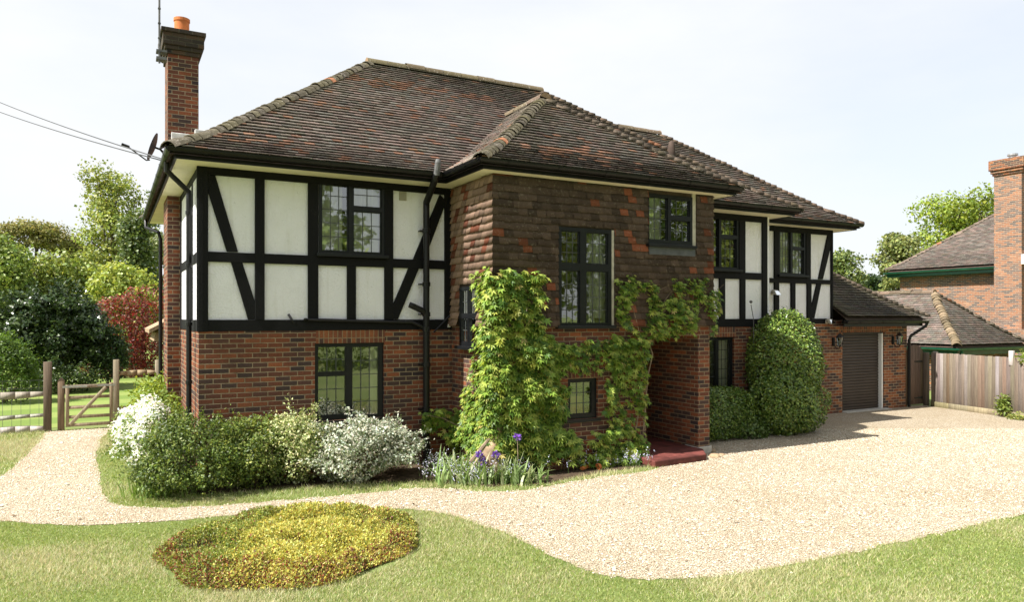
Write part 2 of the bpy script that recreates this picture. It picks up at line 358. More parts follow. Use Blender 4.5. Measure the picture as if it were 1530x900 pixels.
def ground_mats():
    m, n, b = mat('lawn')
    tc = n.nodes.new('ShaderNodeTexCoord')
    a = noise(n, 0.55, 5, 0.6, tc.outputs['Object']); c = noise(n, 9, 6, 0.7, tc.outputs['Object']); e = noise(n, 70, 4, 0.7, tc.outputs['Object'])
    col = ramp(n, a.outputs['Fac'], [(0.3, (0.17, 0.225, 0.07)), (0.55, (0.225, 0.27, 0.095)), (0.75, (0.31, 0.31, 0.15))])
    col = mix(n, 0.45, col, ramp(n, c.outputs['Fac'], [(0.3, (0.5, 0.55, 0.4)), (0.7, (1.0, 1.0, 1.0))]), 'MULTIPLY')
    col = mix(n, 0.6, col, ramp(n, e.outputs['Fac'], [(0.3, (0.4, 0.42, 0.35)), (0.7, (1.0, 1.0, 1.0))]), 'MULTIPLY')
    n.links.new(col, b.inputs['Base Color']); b.inputs['Roughness'].default_value = 0.9; b.inputs['Specular IOR Level'].default_value = 0.15
    bump(n, e.outputs['Fac'], b, 0.7, 0.02); M['lawn'] = m
    # striped back lawn: mown bands, grass lying both ways
    m, n, b = mat('back_lawn')
    tc = n.nodes.new('ShaderNodeTexCoord'); s = n.nodes.new('ShaderNodeSeparateXYZ'); n.links.new(tc.outputs['Object'], s.inputs[0])
    wv = math_(n, 'SINE', math_(n, 'MULTIPLY', math_(n, 'ADD', s.outputs[1], math_(n, 'MULTIPLY', s.outputs[0], -0.15)), 2.6))
    col = ramp(n, math_(n, 'ADD', math_(n, 'MULTIPLY', wv, 0.5), 0.5), [(0.35, (0.15, 0.215, 0.05)), (0.65, (0.215, 0.27, 0.075))])
    e = noise(n, 40, 4, 0.7, tc.outputs['Object'])
    col = mix(n, 0.5, col, ramp(n, e.outputs['Fac'], [(0.3, (0.5, 0.52, 0.4)), (0.7, (1.0, 1.0, 1.0))]), 'MULTIPLY')
    n.links.new(col, b.inputs['Base Color']); b.inputs['Roughness'].default_value = 0.9; b.inputs['Specular IOR Level'].default_value = 0.15
    bump(n, e.outputs['Fac'], b, 0.5, 0.02); M['back_lawn'] = m
    # gravel
    m, n, b = mat('gravel')
    tc = n.nodes.new('ShaderNodeTexCoord')
    vo = n.nodes.new('ShaderNodeTexVoronoi'); vo.inputs['Scale'].default_value = 62; n.links.new(tc.outputs['Object'], vo.inputs['Vector'])
    sep = n.nodes.new('ShaderNodeSeparateColor'); n.links.new(vo.outputs['Color'], sep.inputs[0])
    col = ramp(n, sep.outputs[0], [(0.0, (0.24, 0.18, 0.12)), (0.22, (0.40, 0.325, 0.235)), (0.55, (0.49, 0.425, 0.31)), (0.85, (0.55, 0.49, 0.38)), (1.0, (0.67, 0.63, 0.55))])
    big = noise(n, 0.45, 5, 0.6, tc.outputs['Object']); mid = noise(n, 3.2, 5, 0.6, tc.outputs['Object'])
    col = mix(n, maprange(n, big.outputs['Fac'], 0.42, 0.68, 0, 0.6), col, (0.37, 0.29, 0.18))
    col = mix(n, maprange(n, mid.outputs['Fac'], 0.5, 0.75, 0, 0.3), col, (0.30, 0.23, 0.15))
    edge = maprange(n, vo.outputs['Distance'], 0.35, 0.75, 0, 0.75)
    col = mix(n, edge, col, (0.16, 0.12, 0.08))
    n.links.new(col, b.inputs['Base Color']); b.inputs['Roughness'].default_value = 0.85; b.inputs['Specular IOR Level'].default_value = 0.25
    bump(n, math_(n, 'SUBTRACT', 1.0, vo.outputs['Distance']), b, 0.9, 0.02); M['gravel'] = m
    M['soil'] = simple('soil', (0.07, 0.05, 0.033), 0.95, 0.1, 0.4, 8, 0.9, 30)
ground_mats()

# ------------------------------------------------------------------ ground
def sheet(name, pts, z, m, kind='structure'):
    mb = MB(); mb.poly([(p[0], p[1], z) for p in pts]); o = mb.build(name, m)
    me = o.data
    bm = bmesh.new(); bm.from_mesh(me); bmesh.ops.triangulate(bm, faces=bm.faces[:])
    for f in bm.faces:
        if f.normal.z < 0: f.normal_flip()
    bm.to_mesh(me); bm.free()
    return tag(o, kind=kind)
tag(sheet('ground', [(-1500, -1500), (1500, -1500), (1500, 1500), (-1500, 1500)], 0.0, M['lawn']), 'green lawn turf in front of the house and around it', 'lawn')
def catmull(P, k=6, closed=False):
    P = [np.array(p[:2], float) for p in P]; out = []
    n = len(P)
    for i in range(n - 1):
        p0 = P[max(i - 1, 0)]; p1 = P[i]; p2 = P[i + 1]; p3 = P[min(i + 2, n - 1)]
        for j in range(k):
            t = j / k
            out.append(0.5 * ((2*p1) + (-p0 + p2)*t + (2*p0 - 5*p1 + 4*p2 - p3)*t*t + (-p0 + 3*p1 - 3*p2 + p3)*t**3))
    out.append(P[-1]); return out
def wob(P, a):
    return [p + rng.normal(0, a, 2) for p in P]
front_edge = catmull([gnd(*p) for p in [(-420, 772), (-150, 776), (0, 780), (60, 784), (130, 786), (250, 780), (330, 773), (430, 766), (560, 762), (640, 765), (700, 780), (760, 800),
    (810, 824), (860, 848), (905, 861), (960, 867), (1040, 866), (1120, 856), (1230, 836), (1330, 815), (1430, 793), (1530, 771), (1700, 740), (2000, 700)]], 8)
left_edge = catmull([gnd(*p) for p in [(69, 646), (52, 667), (30, 690), (0, 713), (-60, 735), (-160, 748), (-420, 752)]], 6)
bed_edge = catmull([gnd(*p) for p in [(172, 640), (150, 660), (146, 695), (155, 738), (185, 757), (300, 758), (420, 749), (520, 741), (640, 730), (730, 736), (800, 731), (850, 722), (910, 712), (965, 705), (990, 698)]], 6)
drive = wob(front_edge, 0.018) + [np.array([22.5, 4.0]), np.array([19.5, 9.6]), np.array([20.2, 12.9]), np.array([19.4, 13.0]), np.array([9.6, 13.0]), np.array([9.4, 10.0])]
drive += wob(bed_edge[::-1], 0.02) + wob(left_edge, 0.02)
drive = [np.asarray(p) for p in drive]
tag(sheet('gravel_drive', drive, 0.006, M['gravel']), 'pale tan gravel drive sweeping past the front of the house', 'drive')
bedpts = [(0.3, 14.6), (0.35, 13.6), (0.75, 12.0), (1.1, 11.25), (2.0, 11.1), (3.2, 10.85), (4.2, 10.55), (4.9, 9.75), (5.7, 9.5), (6.8, 9.75), (8.1, 9.8), (8.2, 10.3), (8.2, 12.0), (1.2, 12.0), (1.15, 19.0), (0.3, 18.4)]
sheet('flower_bed', bedpts, 0.004, M['soil'])
sheet('back_lawn', [(-40, 19.6), (25, 19.6), (25, 75), (-40, 75)], 0.004, M['back_lawn'])

# ------------------------------------------------------------------ roof builders
PT = 0.76   # roof pitch (tangent)
def tile_field(O, u, s, L, S, lo, hi, gauge=0.122, tw=0.165, name='tiles', parent=None, moss=0.15, red=0.2, dark=1.0, seed=0, nrm=None, tail=0.047, cap=None, matl=None, edge_moss=True, kick=0.1):
    """plain tiles laid on slope: O eave origin, u along eave, s up slope; lo(v)/hi(v) limits along u at slope distance v"""
    r = np.random.default_rng(100 + seed)
    O = np.array(O, float); u = np.array(u, float); s = np.array(s, float); nrm = np.cross(u, s) if nrm is None else np.array(nrm, float)
    nrm /= np.linalg.norm(nrm); 
    if nrm[2] < -0.01: nrm = -nrm
    nr = int(S / gauge); V = []; C = []
    # low frequency patches of orange tiles, stretched along the courses
    kx = r.normal(0, 1, (14, 2)) * np.array([0.7, 4.5]); ph = r.uniform(0, 6.28, 14)
    kx2 = r.normal(0, 1, (10, 2)) * np.array([0.5, 0.7]); ph2 = r.uniform(0, 6.28, 10)
    for i in range(nr):
        v0 = i * gauge - 0.02; v1 = v0 + gauge + 0.035
        off = (i % 2) * tw * 0.5 + r.uniform(-0.02, 0.02)
        wavy = 0.004 * np.sin(np.arange(400) * 0.13 + i * 0.7)
        n = int(L / tw) + 2
        a = (np.arange(n) - 1) * tw + off
        x0 = a + 0.0015; x1 = a + tw - 0.0015
        l0, h0, l1, h1 = lo(max(v0, 0)), hi(max(v0, 0)), lo(max(v1, 0)), hi(max(v1, 0))
        keep = (x1 > min(l0, l1)) & (x0 < max(h0, h1)); x0 = x0[keep]; x1 = x1[keep]; n = len(x0)
        if n == 0: continue
        t0 = tail + r.normal(0, 0.002, n); t1 = 0.006; dv = r.normal(0, 0.0025, n)
        tl = r.normal(0, 0.0016, n)
        xa0 = np.clip(x0, l0, h0); xb0 = np.clip(x1, l0, h0); xa1 = np.clip(x0, l1, h1); xb1 = np.clip(x1, l1, h1)
        def pt(x, v, h): return O + np.outer(x, u) + np.outer(v, s) + np.outer(h, nrm) + np.outer(kick * np.clip(1 - v * math.hypot(s[0], s[1]) / 0.7, 0, 1) ** 1.4, (0, 0, 1))
        vt = v0 + dv; ve = np.full(n, v1)
        P = np.stack([pt(xa0, vt, t0 + tl - 0.015), pt(xb0, vt, t0 - tl - 0.015), pt(xa0, vt, t0 + tl), pt(xb0, vt, t0 - tl), pt(xb1, ve, np.full(n, t1)), pt(xa1, ve, np.full(n, t1))], 1)
        V.append(P.reshape(-1, 3))
        xm = (x0 + x1) / 2
        f = sum(np.sin(kx[k, 0] * xm + kx[k, 1] * v0 + ph[k]) for k in range(14)) / 3.2
        g = sum(np.sin(kx2[k, 0] * xm + kx2[k, 1] * v0 + ph2[k]) for k in range(10)) / 2.6
        q = r.uniform(0, 1, n)
        pr = np.clip(red * (0.15 + np.clip(f - 0.55, 0, 2) * 1.7), 0, 0.65)
        isr = q < pr
        b = np.array([0.172, 0.152, 0.134]) * dark; c = b * (1 + 0.35 * np.clip(g, -1.3, 1.3))[:, None] * r.uniform(0.72, 1.3, n)[:, None] * r.uniform(0.85, 1.15)
        c[:, 0] *= r.uniform(0.95, 1.25, n)
        redc = np.array([0.36, 0.19, 0.13]) * r.uniform(0.55, 1.1, n)[:, None]
        c = np.where(isr[:, None], redc, c)
        # moss near ridge and hips
        em = np.exp(-np.minimum(xm - l0, h0 - xm) / 0.5) * 0.7 + np.exp(-(S - v0) / 0.5) * 0.8 if edge_moss else 0 * xm
        ms = np.clip(moss * (em * 2.2 + np.clip(g, 0, 1) * 0.5) + r.normal(0, 0.08, n), 0, 0.85)[:, None]
        c = c * (1 - ms) + np.array([0.15, 0.135, 0.05]) * ms
        C.append(np.repeat(c, 6, 0))
    V = np.concatenate(V); C = np.concatenate(C)
    nt_ = len(V) // 6; base = (np.arange(nt_) * 6)[:, None]
    Fc = np.concatenate([base + np.array([[2, 3, 4, 5]]), base + np.array([[0, 1, 3, 2]]), base + np.array([[0, 2, 5, 5]])[:, [0, 1, 2, 2]]], 0) if False else \
         np.concatenate([base + np.array([2, 3, 4, 5]), base + np.array([0, 1, 3, 2])], 0)
    # side cheeks as triangles folded into quads are skipped: neighbours butt against each other
    return npmesh(name, V, Fc, matl or M['rooftile'], parent, C)
def hip_line(A, B, name, parent, gauge=0.16, w=0.14, seed=0, mossy=0.5, tint=(0.10, 0.085, 0.068), kick=0.1):
    """bonnet tiles saddling a hip from A (eave) up to B"""
    r = np.random.default_rng(300 + seed)
    A = np.array(A, float); B = np.array(B, float); d = B - A; L = np.linalg.norm(d); d /= L
    hz = np.array([-d[1], d[0], 0.0]); hz /= np.linalg.norm(hz); up = np.cross(d, hz); up = up if up[2] > 0 else -up
    V = []; Fc = []; C = []; nseg = 7
    for i in range(int(L / gauge)):
        p = A + d * (i * gauge) + np.array([0, 0, kick * max(0, 1 - i * gauge * math.hypot(d[0], d[1]) * 0.7071 / 0.7) ** 1.4]); lift = 0.078 + r.normal(0, 0.006); sk = r.normal(0, 0.012)
        b = len(V)
        for (t, hh, ww) in ((-0.03, lift, w), (gauge + 0.09, 0.028, w * 0.72)):
            for layer in (0, 1):
                for k in range(nseg):
                    a = -1.25 + 2.5 * k / (nseg - 1)
                    q = p + d * (t + 0.05 * (1 - math.cos(a)) * -1.2) + hz * (math.sin(a) * ww + sk) + up * (hh + (math.cos(a) - 1) * ww * 0.95 - layer * 0.02)
                    V.append(q)
        def idx(e, l, k): return b + e * 2 * nseg + l * nseg + k
        for k in range(nseg - 1):
            Fc.append((idx(0,0,k), idx(0,0,k+1), idx(1,0,k+1), idx(1,0,k)))
            Fc.append((idx(0,1,k), idx(0,1,k+1), idx(0,0,k+1), idx(0,0,k)))
        m_ = np.clip(mossy + r.normal(0, 0.2), 0, 1)
        c = np.array(tint) * r.uniform(0.6, 1.35) * (1 - m_) + np.array([0.105, 0.092, 0.048]) * r.uniform(0.6, 1.2) * m_
        if r.uniform() < 0.02: c = np.array([0.33, 0.14, 0.07])
        C += [c] * (4 * nseg)
    return npmesh(name, V, Fc, M['rooftile'], parent, np.array(C))
def ridge_line(A, B, name, parent, seed=0, rad=0.135, mossy=0.65, seg=0.42):
    r = np.random.default_rng(400 + seed); A = np.array(A, float); B = np.array(B, float); d = B - A; L = np.linalg.norm(d); d /= L
    hz = np.array([-d[1], d[0], 0.0]); hz /= np.linalg.norm(hz); up = np.array([0, 0, 1.0]); V = []; Fc = []; C = []; ns = 9
    n = max(1, int(L / seg)); sl = L / n
    for i in range(n):
        b = len(V); dz = r.normal(0, 0.008); rr = rad * r.uniform(0.95, 1.06)
        for t in (0.004, sl - 0.006):
            for k in range(ns):
                a = -1.5 + 3.0 * k / (ns - 1); V.append(A + d * (i * sl + t) + hz * math.sin(a) * rr + up * (math.cos(a) * rr - 0.075 + dz))
        for k in range(ns - 1): Fc.append((b + k, b + k + 1, b + ns + k + 1, b + ns + k))
        m_ = np.clip(mossy + r.normal(0, 0.15), 0, 1); c = np.array([0.15, 0.105, 0.075]) * r.uniform(0.7, 1.2) * (1 - m_) + np.array([0.12, 0.105, 0.05]) * m_ * r.uniform(0.8, 1.2)
        C += [c] * (2 * ns)
    b = len(V)
    for t in (0.02, L - 0.02):
        for k in range(ns):
            a = -1.5 + 3.0 * k / (ns - 1); V.append(A + d * t + hz * math.sin(a) * rad * 0.93 + up * (math.cos(a) * rad * 0.93 - 0.085)); C.append(np.array([0.22, 0.19, 0.14]))
    for k in range(ns - 1): Fc.append((b + k, b + k + 1, b + ns + k + 1, b + ns + k))
    e = len(V)
    for (P, sgn) in ((A, 1), (B, -1)):
        b = len(V)
        for k in range(ns):
            a = -1.5 + 3.0 * k / (ns - 1); V.append(P + hz * math.sin(a) * rad + up * (math.cos(a) * rad - 0.075)); C.append(np.array([0.3, 0.2, 0.12]))
        for k in range(1, ns - 2, 2): Fc.append((b, b + k, b + k + 1, b + k + 2))
    return npmesh(name, V, Fc, M['rooftile'], parent, np.array(C), smooth=False)
def slopeN(dirx, diry, pt=PT):
    s = np.array([dirx, diry, pt]); L = np.linalg.norm(s); return s / L, L

# ------------------------------------------------------------------ the house
HB = (5.0, 12.0, 0.0)
house = thing('timbered_house', 'large two-storey brick and black-and-white timbered house with tiled hipped roof', 'house', HB)
Y0 = 11.851; XB = 5.228; YB = 10.26; XL = 1.15; XR = 9.77; YW = 12.90; ZS = 4.737; ZR = 4.775
def grid_wall(mb, axis, c, u0, u1, z0, z1, holes=(), depth=0.1, m=0, inward=1):
    """wall sheet on plane axis=c with rectangular holes and reveals going inward"""
    us = sorted({u0, u1, *[q for h in holes for q in h[:2] if u0 < q < u1]}); zs = sorted({z0, z1, *[q for h in holes for q in h[2:4] if z0 < q < z1]})
    P = (lambda u, z, d=0.0: (u, c + d * inward, z)) if axis == 'Y' else (lambda u, z, d=0.0: (c + d * inward, u, z))
    for a, b in zip(us[:-1], us[1:]):
        for e, f in zip(zs[:-1], zs[1:]):
            um, zm = (a + b) / 2, (e + f) / 2
            if any(h[0] < um < h[1] and h[2] < zm < h[3] for h in holes): continue
            mb.poly([P(a, e), P(b, e), P(b, f), P(a, f)], m)
    for h in holes:
        a, b, e, f = h[:4]
        mb.poly([P(a, e), P(a, f), P(a, f, depth), P(a, e, depth)], m); mb.poly([P(b, e), P(b, f), P(b, f, depth), P(b, e, depth)], m)
        mb.poly([P(a, f), P(b, f), P(b, f, depth), P(a, f, depth)], m); mb.poly([P(a, e), P(b, e), P(b, e, depth), P(a, e, depth)], m)
def window(parent, axis, c, u0, u1, z0, z1, lights, sill=True, curtain=None, proud=0.0, name='window', bars=True, sillw=0.05, inward=1):
    """window at plane axis=c: frame with leaded lights [(u0,u1,z0,z1,cols,rows)], pane, sill and curtain as its own parts"""
    mb = MB(); B = (lambda a, b, d0, d1, e, f, m=0: mb.box(a, b, min(c + d0*inward, c + d1*inward), max(c + d0*inward, c + d1*inward), e, f, m)) if axis == 'Y' else (lambda a, b, d0, d1, e, f, m=0: mb.box(min(c + d0*inward, c + d1*inward), max(c + d0*inward, c + d1*inward), a, b, e, f, m))
    us = sorted({u0, u1, *[q for l in lights for q in l[:2]]}); zs = sorted({z0, z1, *[q for l in lights for q in l[2:4]]})
    for a, b in zip(us[:-1], us[1:]):
        for e, f in zip(zs[:-1], zs[1:]):
            um, zm = (a + b) / 2, (e + f) / 2
            if any(l[0] < um < l[1] and l[2] < zm < l[3] for l in lights): continue
            B(a, b, -proud, 0.055, e, f)
    pn = MB()
    for (a, b, e, f, nc, nr) in lights:
        # casement bead round each light, set back a little
        t = 0.012
        B(a, a + t, 0.006, 0.045, e, f); B(b - t, b, 0.006, 0.045, e, f); B(a + t, b - t, 0.006, 0.045, e, e + t); B(a + t, b - t, 0.006, 0.045, f - t, f)
        d = c + 0.034 * inward
        pn.poly([(a, d, e), (b, d, e), (b, d, f), (a, d, f)] if axis == 'Y' else [(d, a, e), (d, b, e), (d, b, f), (d, a, f)])
        if bars:
            for k in range(1, nc):
                x = a + t + (b - a - 2*t) * k / nc; B(x - 0.006, x + 0.006, 0.026, 0.033, e + t, f - t, 1)
            for k in range(1, nr):
                z = e + t + (f - e - 2*t) * k / nr; B(a + t, b - t, 0.0255, 0.0335, z - 0.006, z + 0.006, 1)
    o = mb.build(name, [M['frame'], M['lead']], parent)
    pn.build('pane', M['glass'], o)
    if sill:
        sb = MB()
        if axis == 'Y': sb.box(u0 - sillw, u1 + sillw, c - 0.075 - proud, c + 0.052, z0 - 0.055, z0 - 0.002)
        else: sb.box(min(c - 0.075*inward, c + 0.052*inward), max(c - 0.075*inward, c + 0.052*inward), u0 - sillw, u1 + sillw, z0 - 0.055, z0 - 0.002)
        sb.build('sill', M['frame'], o, 0.006)
    for cu in (curtain or []):
        a, b = cu[:2]; cb = MB(); n = max(10, int((b - a) / 0.02)); zt, zb = z1 + 0.03, z0 - 0.03
        xs = np.linspace(a, b, n); ds = 0.14 + 0.028 * np.sin(xs * 46) + 0.012 * np.sin(xs * 23 + 1)
        for i in range(n - 1):
            q = [(xs[i], c + ds[i]*inward, zb), (xs[i+1], c + ds[i+1]*inward, zb), (xs[i+1], c + ds[i+1]*inward, zt), (xs[i], c + ds[i]*inward, zt)]
            cb.poly(q if axis == 'Y' else [(p[1], p[0], p[2]) for p in q])
        cb.build('curtain', M['curtain'], o, smooth=True)
    return o
def xz(px, py, Y): v = onY(px, py, Y); return v[0], v[2]

# --- brick walls
wb = MB()
LW = (*[xz(470.5, 570, Y0)[0], xz(574, 570, Y0)[0]], xz(522, 627, Y0)[1], xz(522, 513, Y0)[1])       # lower left window
grid_wall(wb, 'Y', Y0, XL, XB, 0, 2.33, [LW])
grid_wall(wb, 'X', XL, Y0, 19.3, 0, 2.33)
grid_wall(wb, 'X', XL + 0.02, 15.6, 19.3, 2.33, ZS)
wb.box(0.925, XL - 0.001, 15.0, 16.1, 0, ZS)                                     # chimney breast
wb.poly([(XL, 19.3, 0), (13.0, 19.3, 0), (13.0, 19.3, ZS), (XL, 19.3, ZS)])      # back wall
# bay, ground storey
TW = (xz(833.5, 400, YB)[0], xz(912.5, 400, YB)[0], xz(872, 486.5, YB)[1], xz(872, 341.5, YB)[1])   # tall stair window
SW = (xz(967.5, 330, YB)[0], xz(1033, 330, YB)[0], xz(1000, 366, YB)[1], xz(1000, 292, YB)[1])      # small upper window
GW = (xz(848.5, 595, YB)[0], xz(893.5, 595, YB)[0], xz(870, 626.5, YB)[1], xz(870, 566, YB)[1])      # small ground window
PO = (8.22, 9.41, -0.02, 2.15)                                                    # porch opening
BW = (10.2, 11.12, 2.02, 3.02)                                                    # narrow window on the bay's side
grid_wall(wb, 'Y', YB, XB, 9.69, 0, 2.36, [GW, PO])
grid_wall(wb, 'X', XB, YB, Y0, 0, 2.36, [(10.75, 11.38, 2.02, 2.36)])
wb.poly([(9.69, YB, 0), (9.69, Y0, 0), (9.69, Y0, 2.36), (9.69, YB, 2.36)])
wb.poly([(9.409, YB + 0.1, 0), (9.409, 12.3, 0), (9.409, 12.3, 2.15), (9.409, YB + 0.1, 2.15)])
wb.poly([(8.221, YB + 0.1, 0), (8.221, 12.3, 0), (8.221, 12.3, 2.15), (8.221, YB + 0.1, 2.15)])
wb.poly([(8.22, 12.3, 0), (9.41, 12.3, 0), (9.41, 12.3, 2.15), (8.22, 12.3, 2.15)])
# right hand front: main block and wing
RW = (9.78, xz(1097, 540, Y0)[0], xz(1080, 585, Y0)[1], xz(1080, 504, Y0)[1])
grid_wall(wb, 'Y', Y0, 9.69, 13.4, 0, 2.33, [RW])
wb.build('brick_wall', M['brick'], house)
wg = MB()
GD = (16.79, 18.48, -0.02, 2.09)                                                  # garage doorway
grid_wall(wg, 'Y', YW, 13.2, 19.48, 0, 2.42, [GD], depth=0.24)
wg.poly([(19.48, YW, 0), (19.48, 18.0, 0), (19.48, 18.0, 2.4), (19.48, YW, 2.4)])
wg.poly([(13.2, 18.5, 0), (19.48, 18.5, 0), (19.48, 18.5, 2.4), (13.2, 18.5, 2.4)])
wg.build('garage_wall', M['brick_warm'], house)
for (a, b, z0, z1, Y) in ((xz(472, 500, Y0)[0], xz(575, 500, Y0)[0], LW[3] + 0.003, LW[3] + 0.215, Y0), (9.78, RW[1] + 0.05, RW[3] + 0.003, RW[3] + 0.215, Y0), (GD[0] - 0.1, GD[1] + 0.1, GD[3] + 0.003, GD[3] + 0.215, YW), (GW[0] - 0.05, GW[1] + 0.05, GW[3] + 0.003, GW[3] + 0.215, YB)):
    so = MB(); so.box(a, b, Y - 0.004, Y + 0.02, z0, z1); so.build('soldier_course', M['soldier'], house)
pc = MB(); pc.box(8.222, 9.408, YB + 0.005, 12.29, 2.151, 2.2); pc.build('porch_ceiling', M['soffit'], house)
pd = MB(); pd.box(8.4, 9.25, 12.24, 12.29, 0.14, 2.1); po_ = pd.build('front_door', M['door'], house, 0.01)
kb = MB(); kb.lathe((9.15, 12.2, 1.05), [(0.0, -0.03), (0.03, -0.02), (0.03, 0.02), (0.0, 0.03)], 10); kb.build('knob', M['metal'], po_)

# --- plaster and timber frame, left front
pl = MB()
UW = (xz(476.7, 320, Y0)[0], xz(575, 320, Y0)[0], xz(526, 380, Y0)[1], xz(526, 268, Y0)[1])          # upper left window
grid_wall(pl, 'Y', Y0 + 0.03, XL, XB, 2.30, ZS, [UW])
grid_wall(pl, 'X', XL + 0.002, Y0 + 0.01, 15.6, 2.30, ZS, inward=1)
pl.build('plaster_panel', M['plaster'], house); pl = MB()
MW = (9.78, xz(1104, 360, Y0)[0], xz(1085, 402.5, Y0)[1], xz(1085, 321, Y0)[1])                      # upper window right of bay
grid_wall(pl, 'Y', Y0 + 0.03, 9.6, 13.0, 2.30, ZS, [MW])
WWW = (xz(1163.5, 380, YW)[0], xz(1204, 380, YW)[0], xz(1184, 411, YW)[1], xz(1184, 342.5, YW)[1])   # upper window of wing
grid_wall(pl, 'Y', YW + 0.03, 12.95, 16.41, 2.35, ZS, [WWW])
pl.poly([(12.95, Y0 + 0.03, 2.3), (12.95, YW + 0.03, 2.3), (12.95, YW + 0.03, ZS), (12.95, Y0 + 0.03, ZS)])
pl.poly([(16.40, YW, 2.3), (16.40, 19.0, 2.3), (16.40, 19.0, ZS), (16.40, YW, ZS)])
pl.poly([(12.0, 19.29, 2.3), (16.4, 19.0, 2.3), (16.4, 19.0, ZS), (12.0, 19.29, ZS)])
pl.build('plaster_panel', M['plaster'], house)
def frame_boxes(mb, Y, verts, rails, diags):
    k = 0
    for (a, b, z0, z1) in verts: mb.box(a, b, Y - 0.022 - 0.0007 * (k % 5), Y + 0.05, z0, z1); k += 1
    for (a, b, z0, z1) in rails: mb.box(a, b, Y - 0.017 - 0.0007 * (k % 5), Y + 0.045, z0, z1); k += 1
    for q in diags:
        mb.prism([(p[0], Y - 0.012, p[1]) for p in q], (0, 0.05, 0))
tm = MB()
zmid0, zmid1, zb0, zb1, zt = 3.326, 3.476, 2.285, 2.458, 4.622
X_ = lambda px, Y=Y0: xz(px, 470, Y)[0]
V0 = [(X_(294), X_(311), 2.28, ZS), (X_(381), X_(395.3), zb1, zt), (X_(460.3), X_(475.5), zb1, zt), (X_(518.7), X_(531.7), zb1, zmid0), (X_(574.6), X_(587.3), zb1, zt), (X_(664.5), XB - 0.001, zb0, ZS)]
R0 = [(X_(311), X_(664.5), zt, ZS), (X_(311), X_(473), zmid0, zmid1), (X_(473), X_(576.5), zmid0, UW[2] - 0.058), (X_(576.5), X_(664.5), zmid0, zmid1), (X_(311), X_(664.5), zb0, zb1)]
D0 = [[xz(311, 287, Y0), xz(321.6, 261.7, Y0), xz(355.8, 376.5, Y0), xz(338.9, 376, Y0)], [xz(345.2, 391.5, Y0), xz(361.8, 391.5, Y0), xz(383, 457, Y0), xz(383, 478, Y0), xz(370.9, 478, Y0)],
      [xz(657.5, 290.5, Y0), xz(666, 300, Y0), xz(666, 304, Y0), xz(634.5, 388, Y0), xz(617.5, 387.5, Y0)], [xz(610.8, 400.5, Y0), xz(626.0, 401.3, Y0), xz(594.7, 477.3, Y0), xz(586, 477.3, Y0), xz(586, 459, Y0)],
      [xz(311, 287, Y0), xz(309, 262, Y0), xz(321.6, 261.7, Y0)]]
frame_boxes(tm, Y0 + 0.005, V0, R0, D0)
# left side wall of the upper floor
kk = 0
for (a, b, z0, z1) in [(Y0 - 0.02, Y0 + 0.12, 2.28, ZS), (12.72, 12.84, zb1, zt), (13.65, 13.77, zb1, zt), (14.8, 14.995, zb0, ZS)]:
    tm.box(XL - 0.012 - 0.0007*kk, XL + 0.06, a, b, z0, z1); kk += 1
for (z0, z1) in [(zt, ZS), (zmid0, zmid1), (zb0, zb1)]:
    tm.box(XL - 0.009 - 0.0007*kk, XL + 0.05, Y0 + 0.12, 14.8, z0, z1); kk += 1
tm.build('timber_frame', M['timber'], house, 0.006)
t2 = MB()
zm0 = xz(1125, 418, Y0)[1]; zm1 = xz(1125, 408, Y0)[1]
V1 = [(X_(1104), X_(1113.3), zm1, 4.60), (X_(1139), 12.90, zb0, ZS), (X_(1075), X_(1083), zb1, zm0), (X_(1106), X_(1113.3), zb1, zm0)]
R1 = [(9.69, X_(1139), 4.60, ZS), (X_(1104), X_(1139), zm0, zm1), (9.69, X_(1104), zm0, MW[2] - 0.058), (9.69, X_(1139), zb0, zb1)]
frame_boxes(t2, Y0 + 0.005, V1, R1, [])
XW = lambda px: xz(px, 470, YW)[0]
zq0 = xz(1190, 423.7, YW)[1]; zq1 = xz(1190, 417, YW)[1]; zqt = xz(1222, 350.5, YW)[1]
V2 = [(XW(1157), WWW[0], zq1, zqt), (WWW[1], XW(1211), zq1, zqt), (XW(1241.7), 16.415, 2.33, ZS), (XW(1157), XW(1163.7), 2.46, zq0), (XW(1182), XW(1188), 2.46, zq0), (XW(1206), XW(1212), 2.46, zq0)]
R2 = [(XW(1150), XW(1241.7), zqt, ZS), (13.0, WWW[0], zq0, zq1), (WWW[0], WWW[1], zq0, WWW[2] - 0.056), (WWW[1], XW(1241.7), zq0, zq1), (13.0, XW(1241.7), 2.33, 2.46)]
D2 = [[xz(1237, 351, YW), xz(1242, 351, YW), xz(1242, 366, YW), xz(1229.6, 417.5, YW), xz(1223, 417.3, YW)], [xz(1220.8, 424, YW), xz(1227.3, 424, YW), xz(1216.8, 476, YW), xz(1211, 476, YW), xz(1211, 466, YW)]]
frame_boxes(t2, YW + 0.005, V2, R2, D2)
t2.box(12.885, 12.955, Y0 + 0.06, YW, zb0, ZS)
t2.build('timber_frame', M['timber'], house, 0.006)

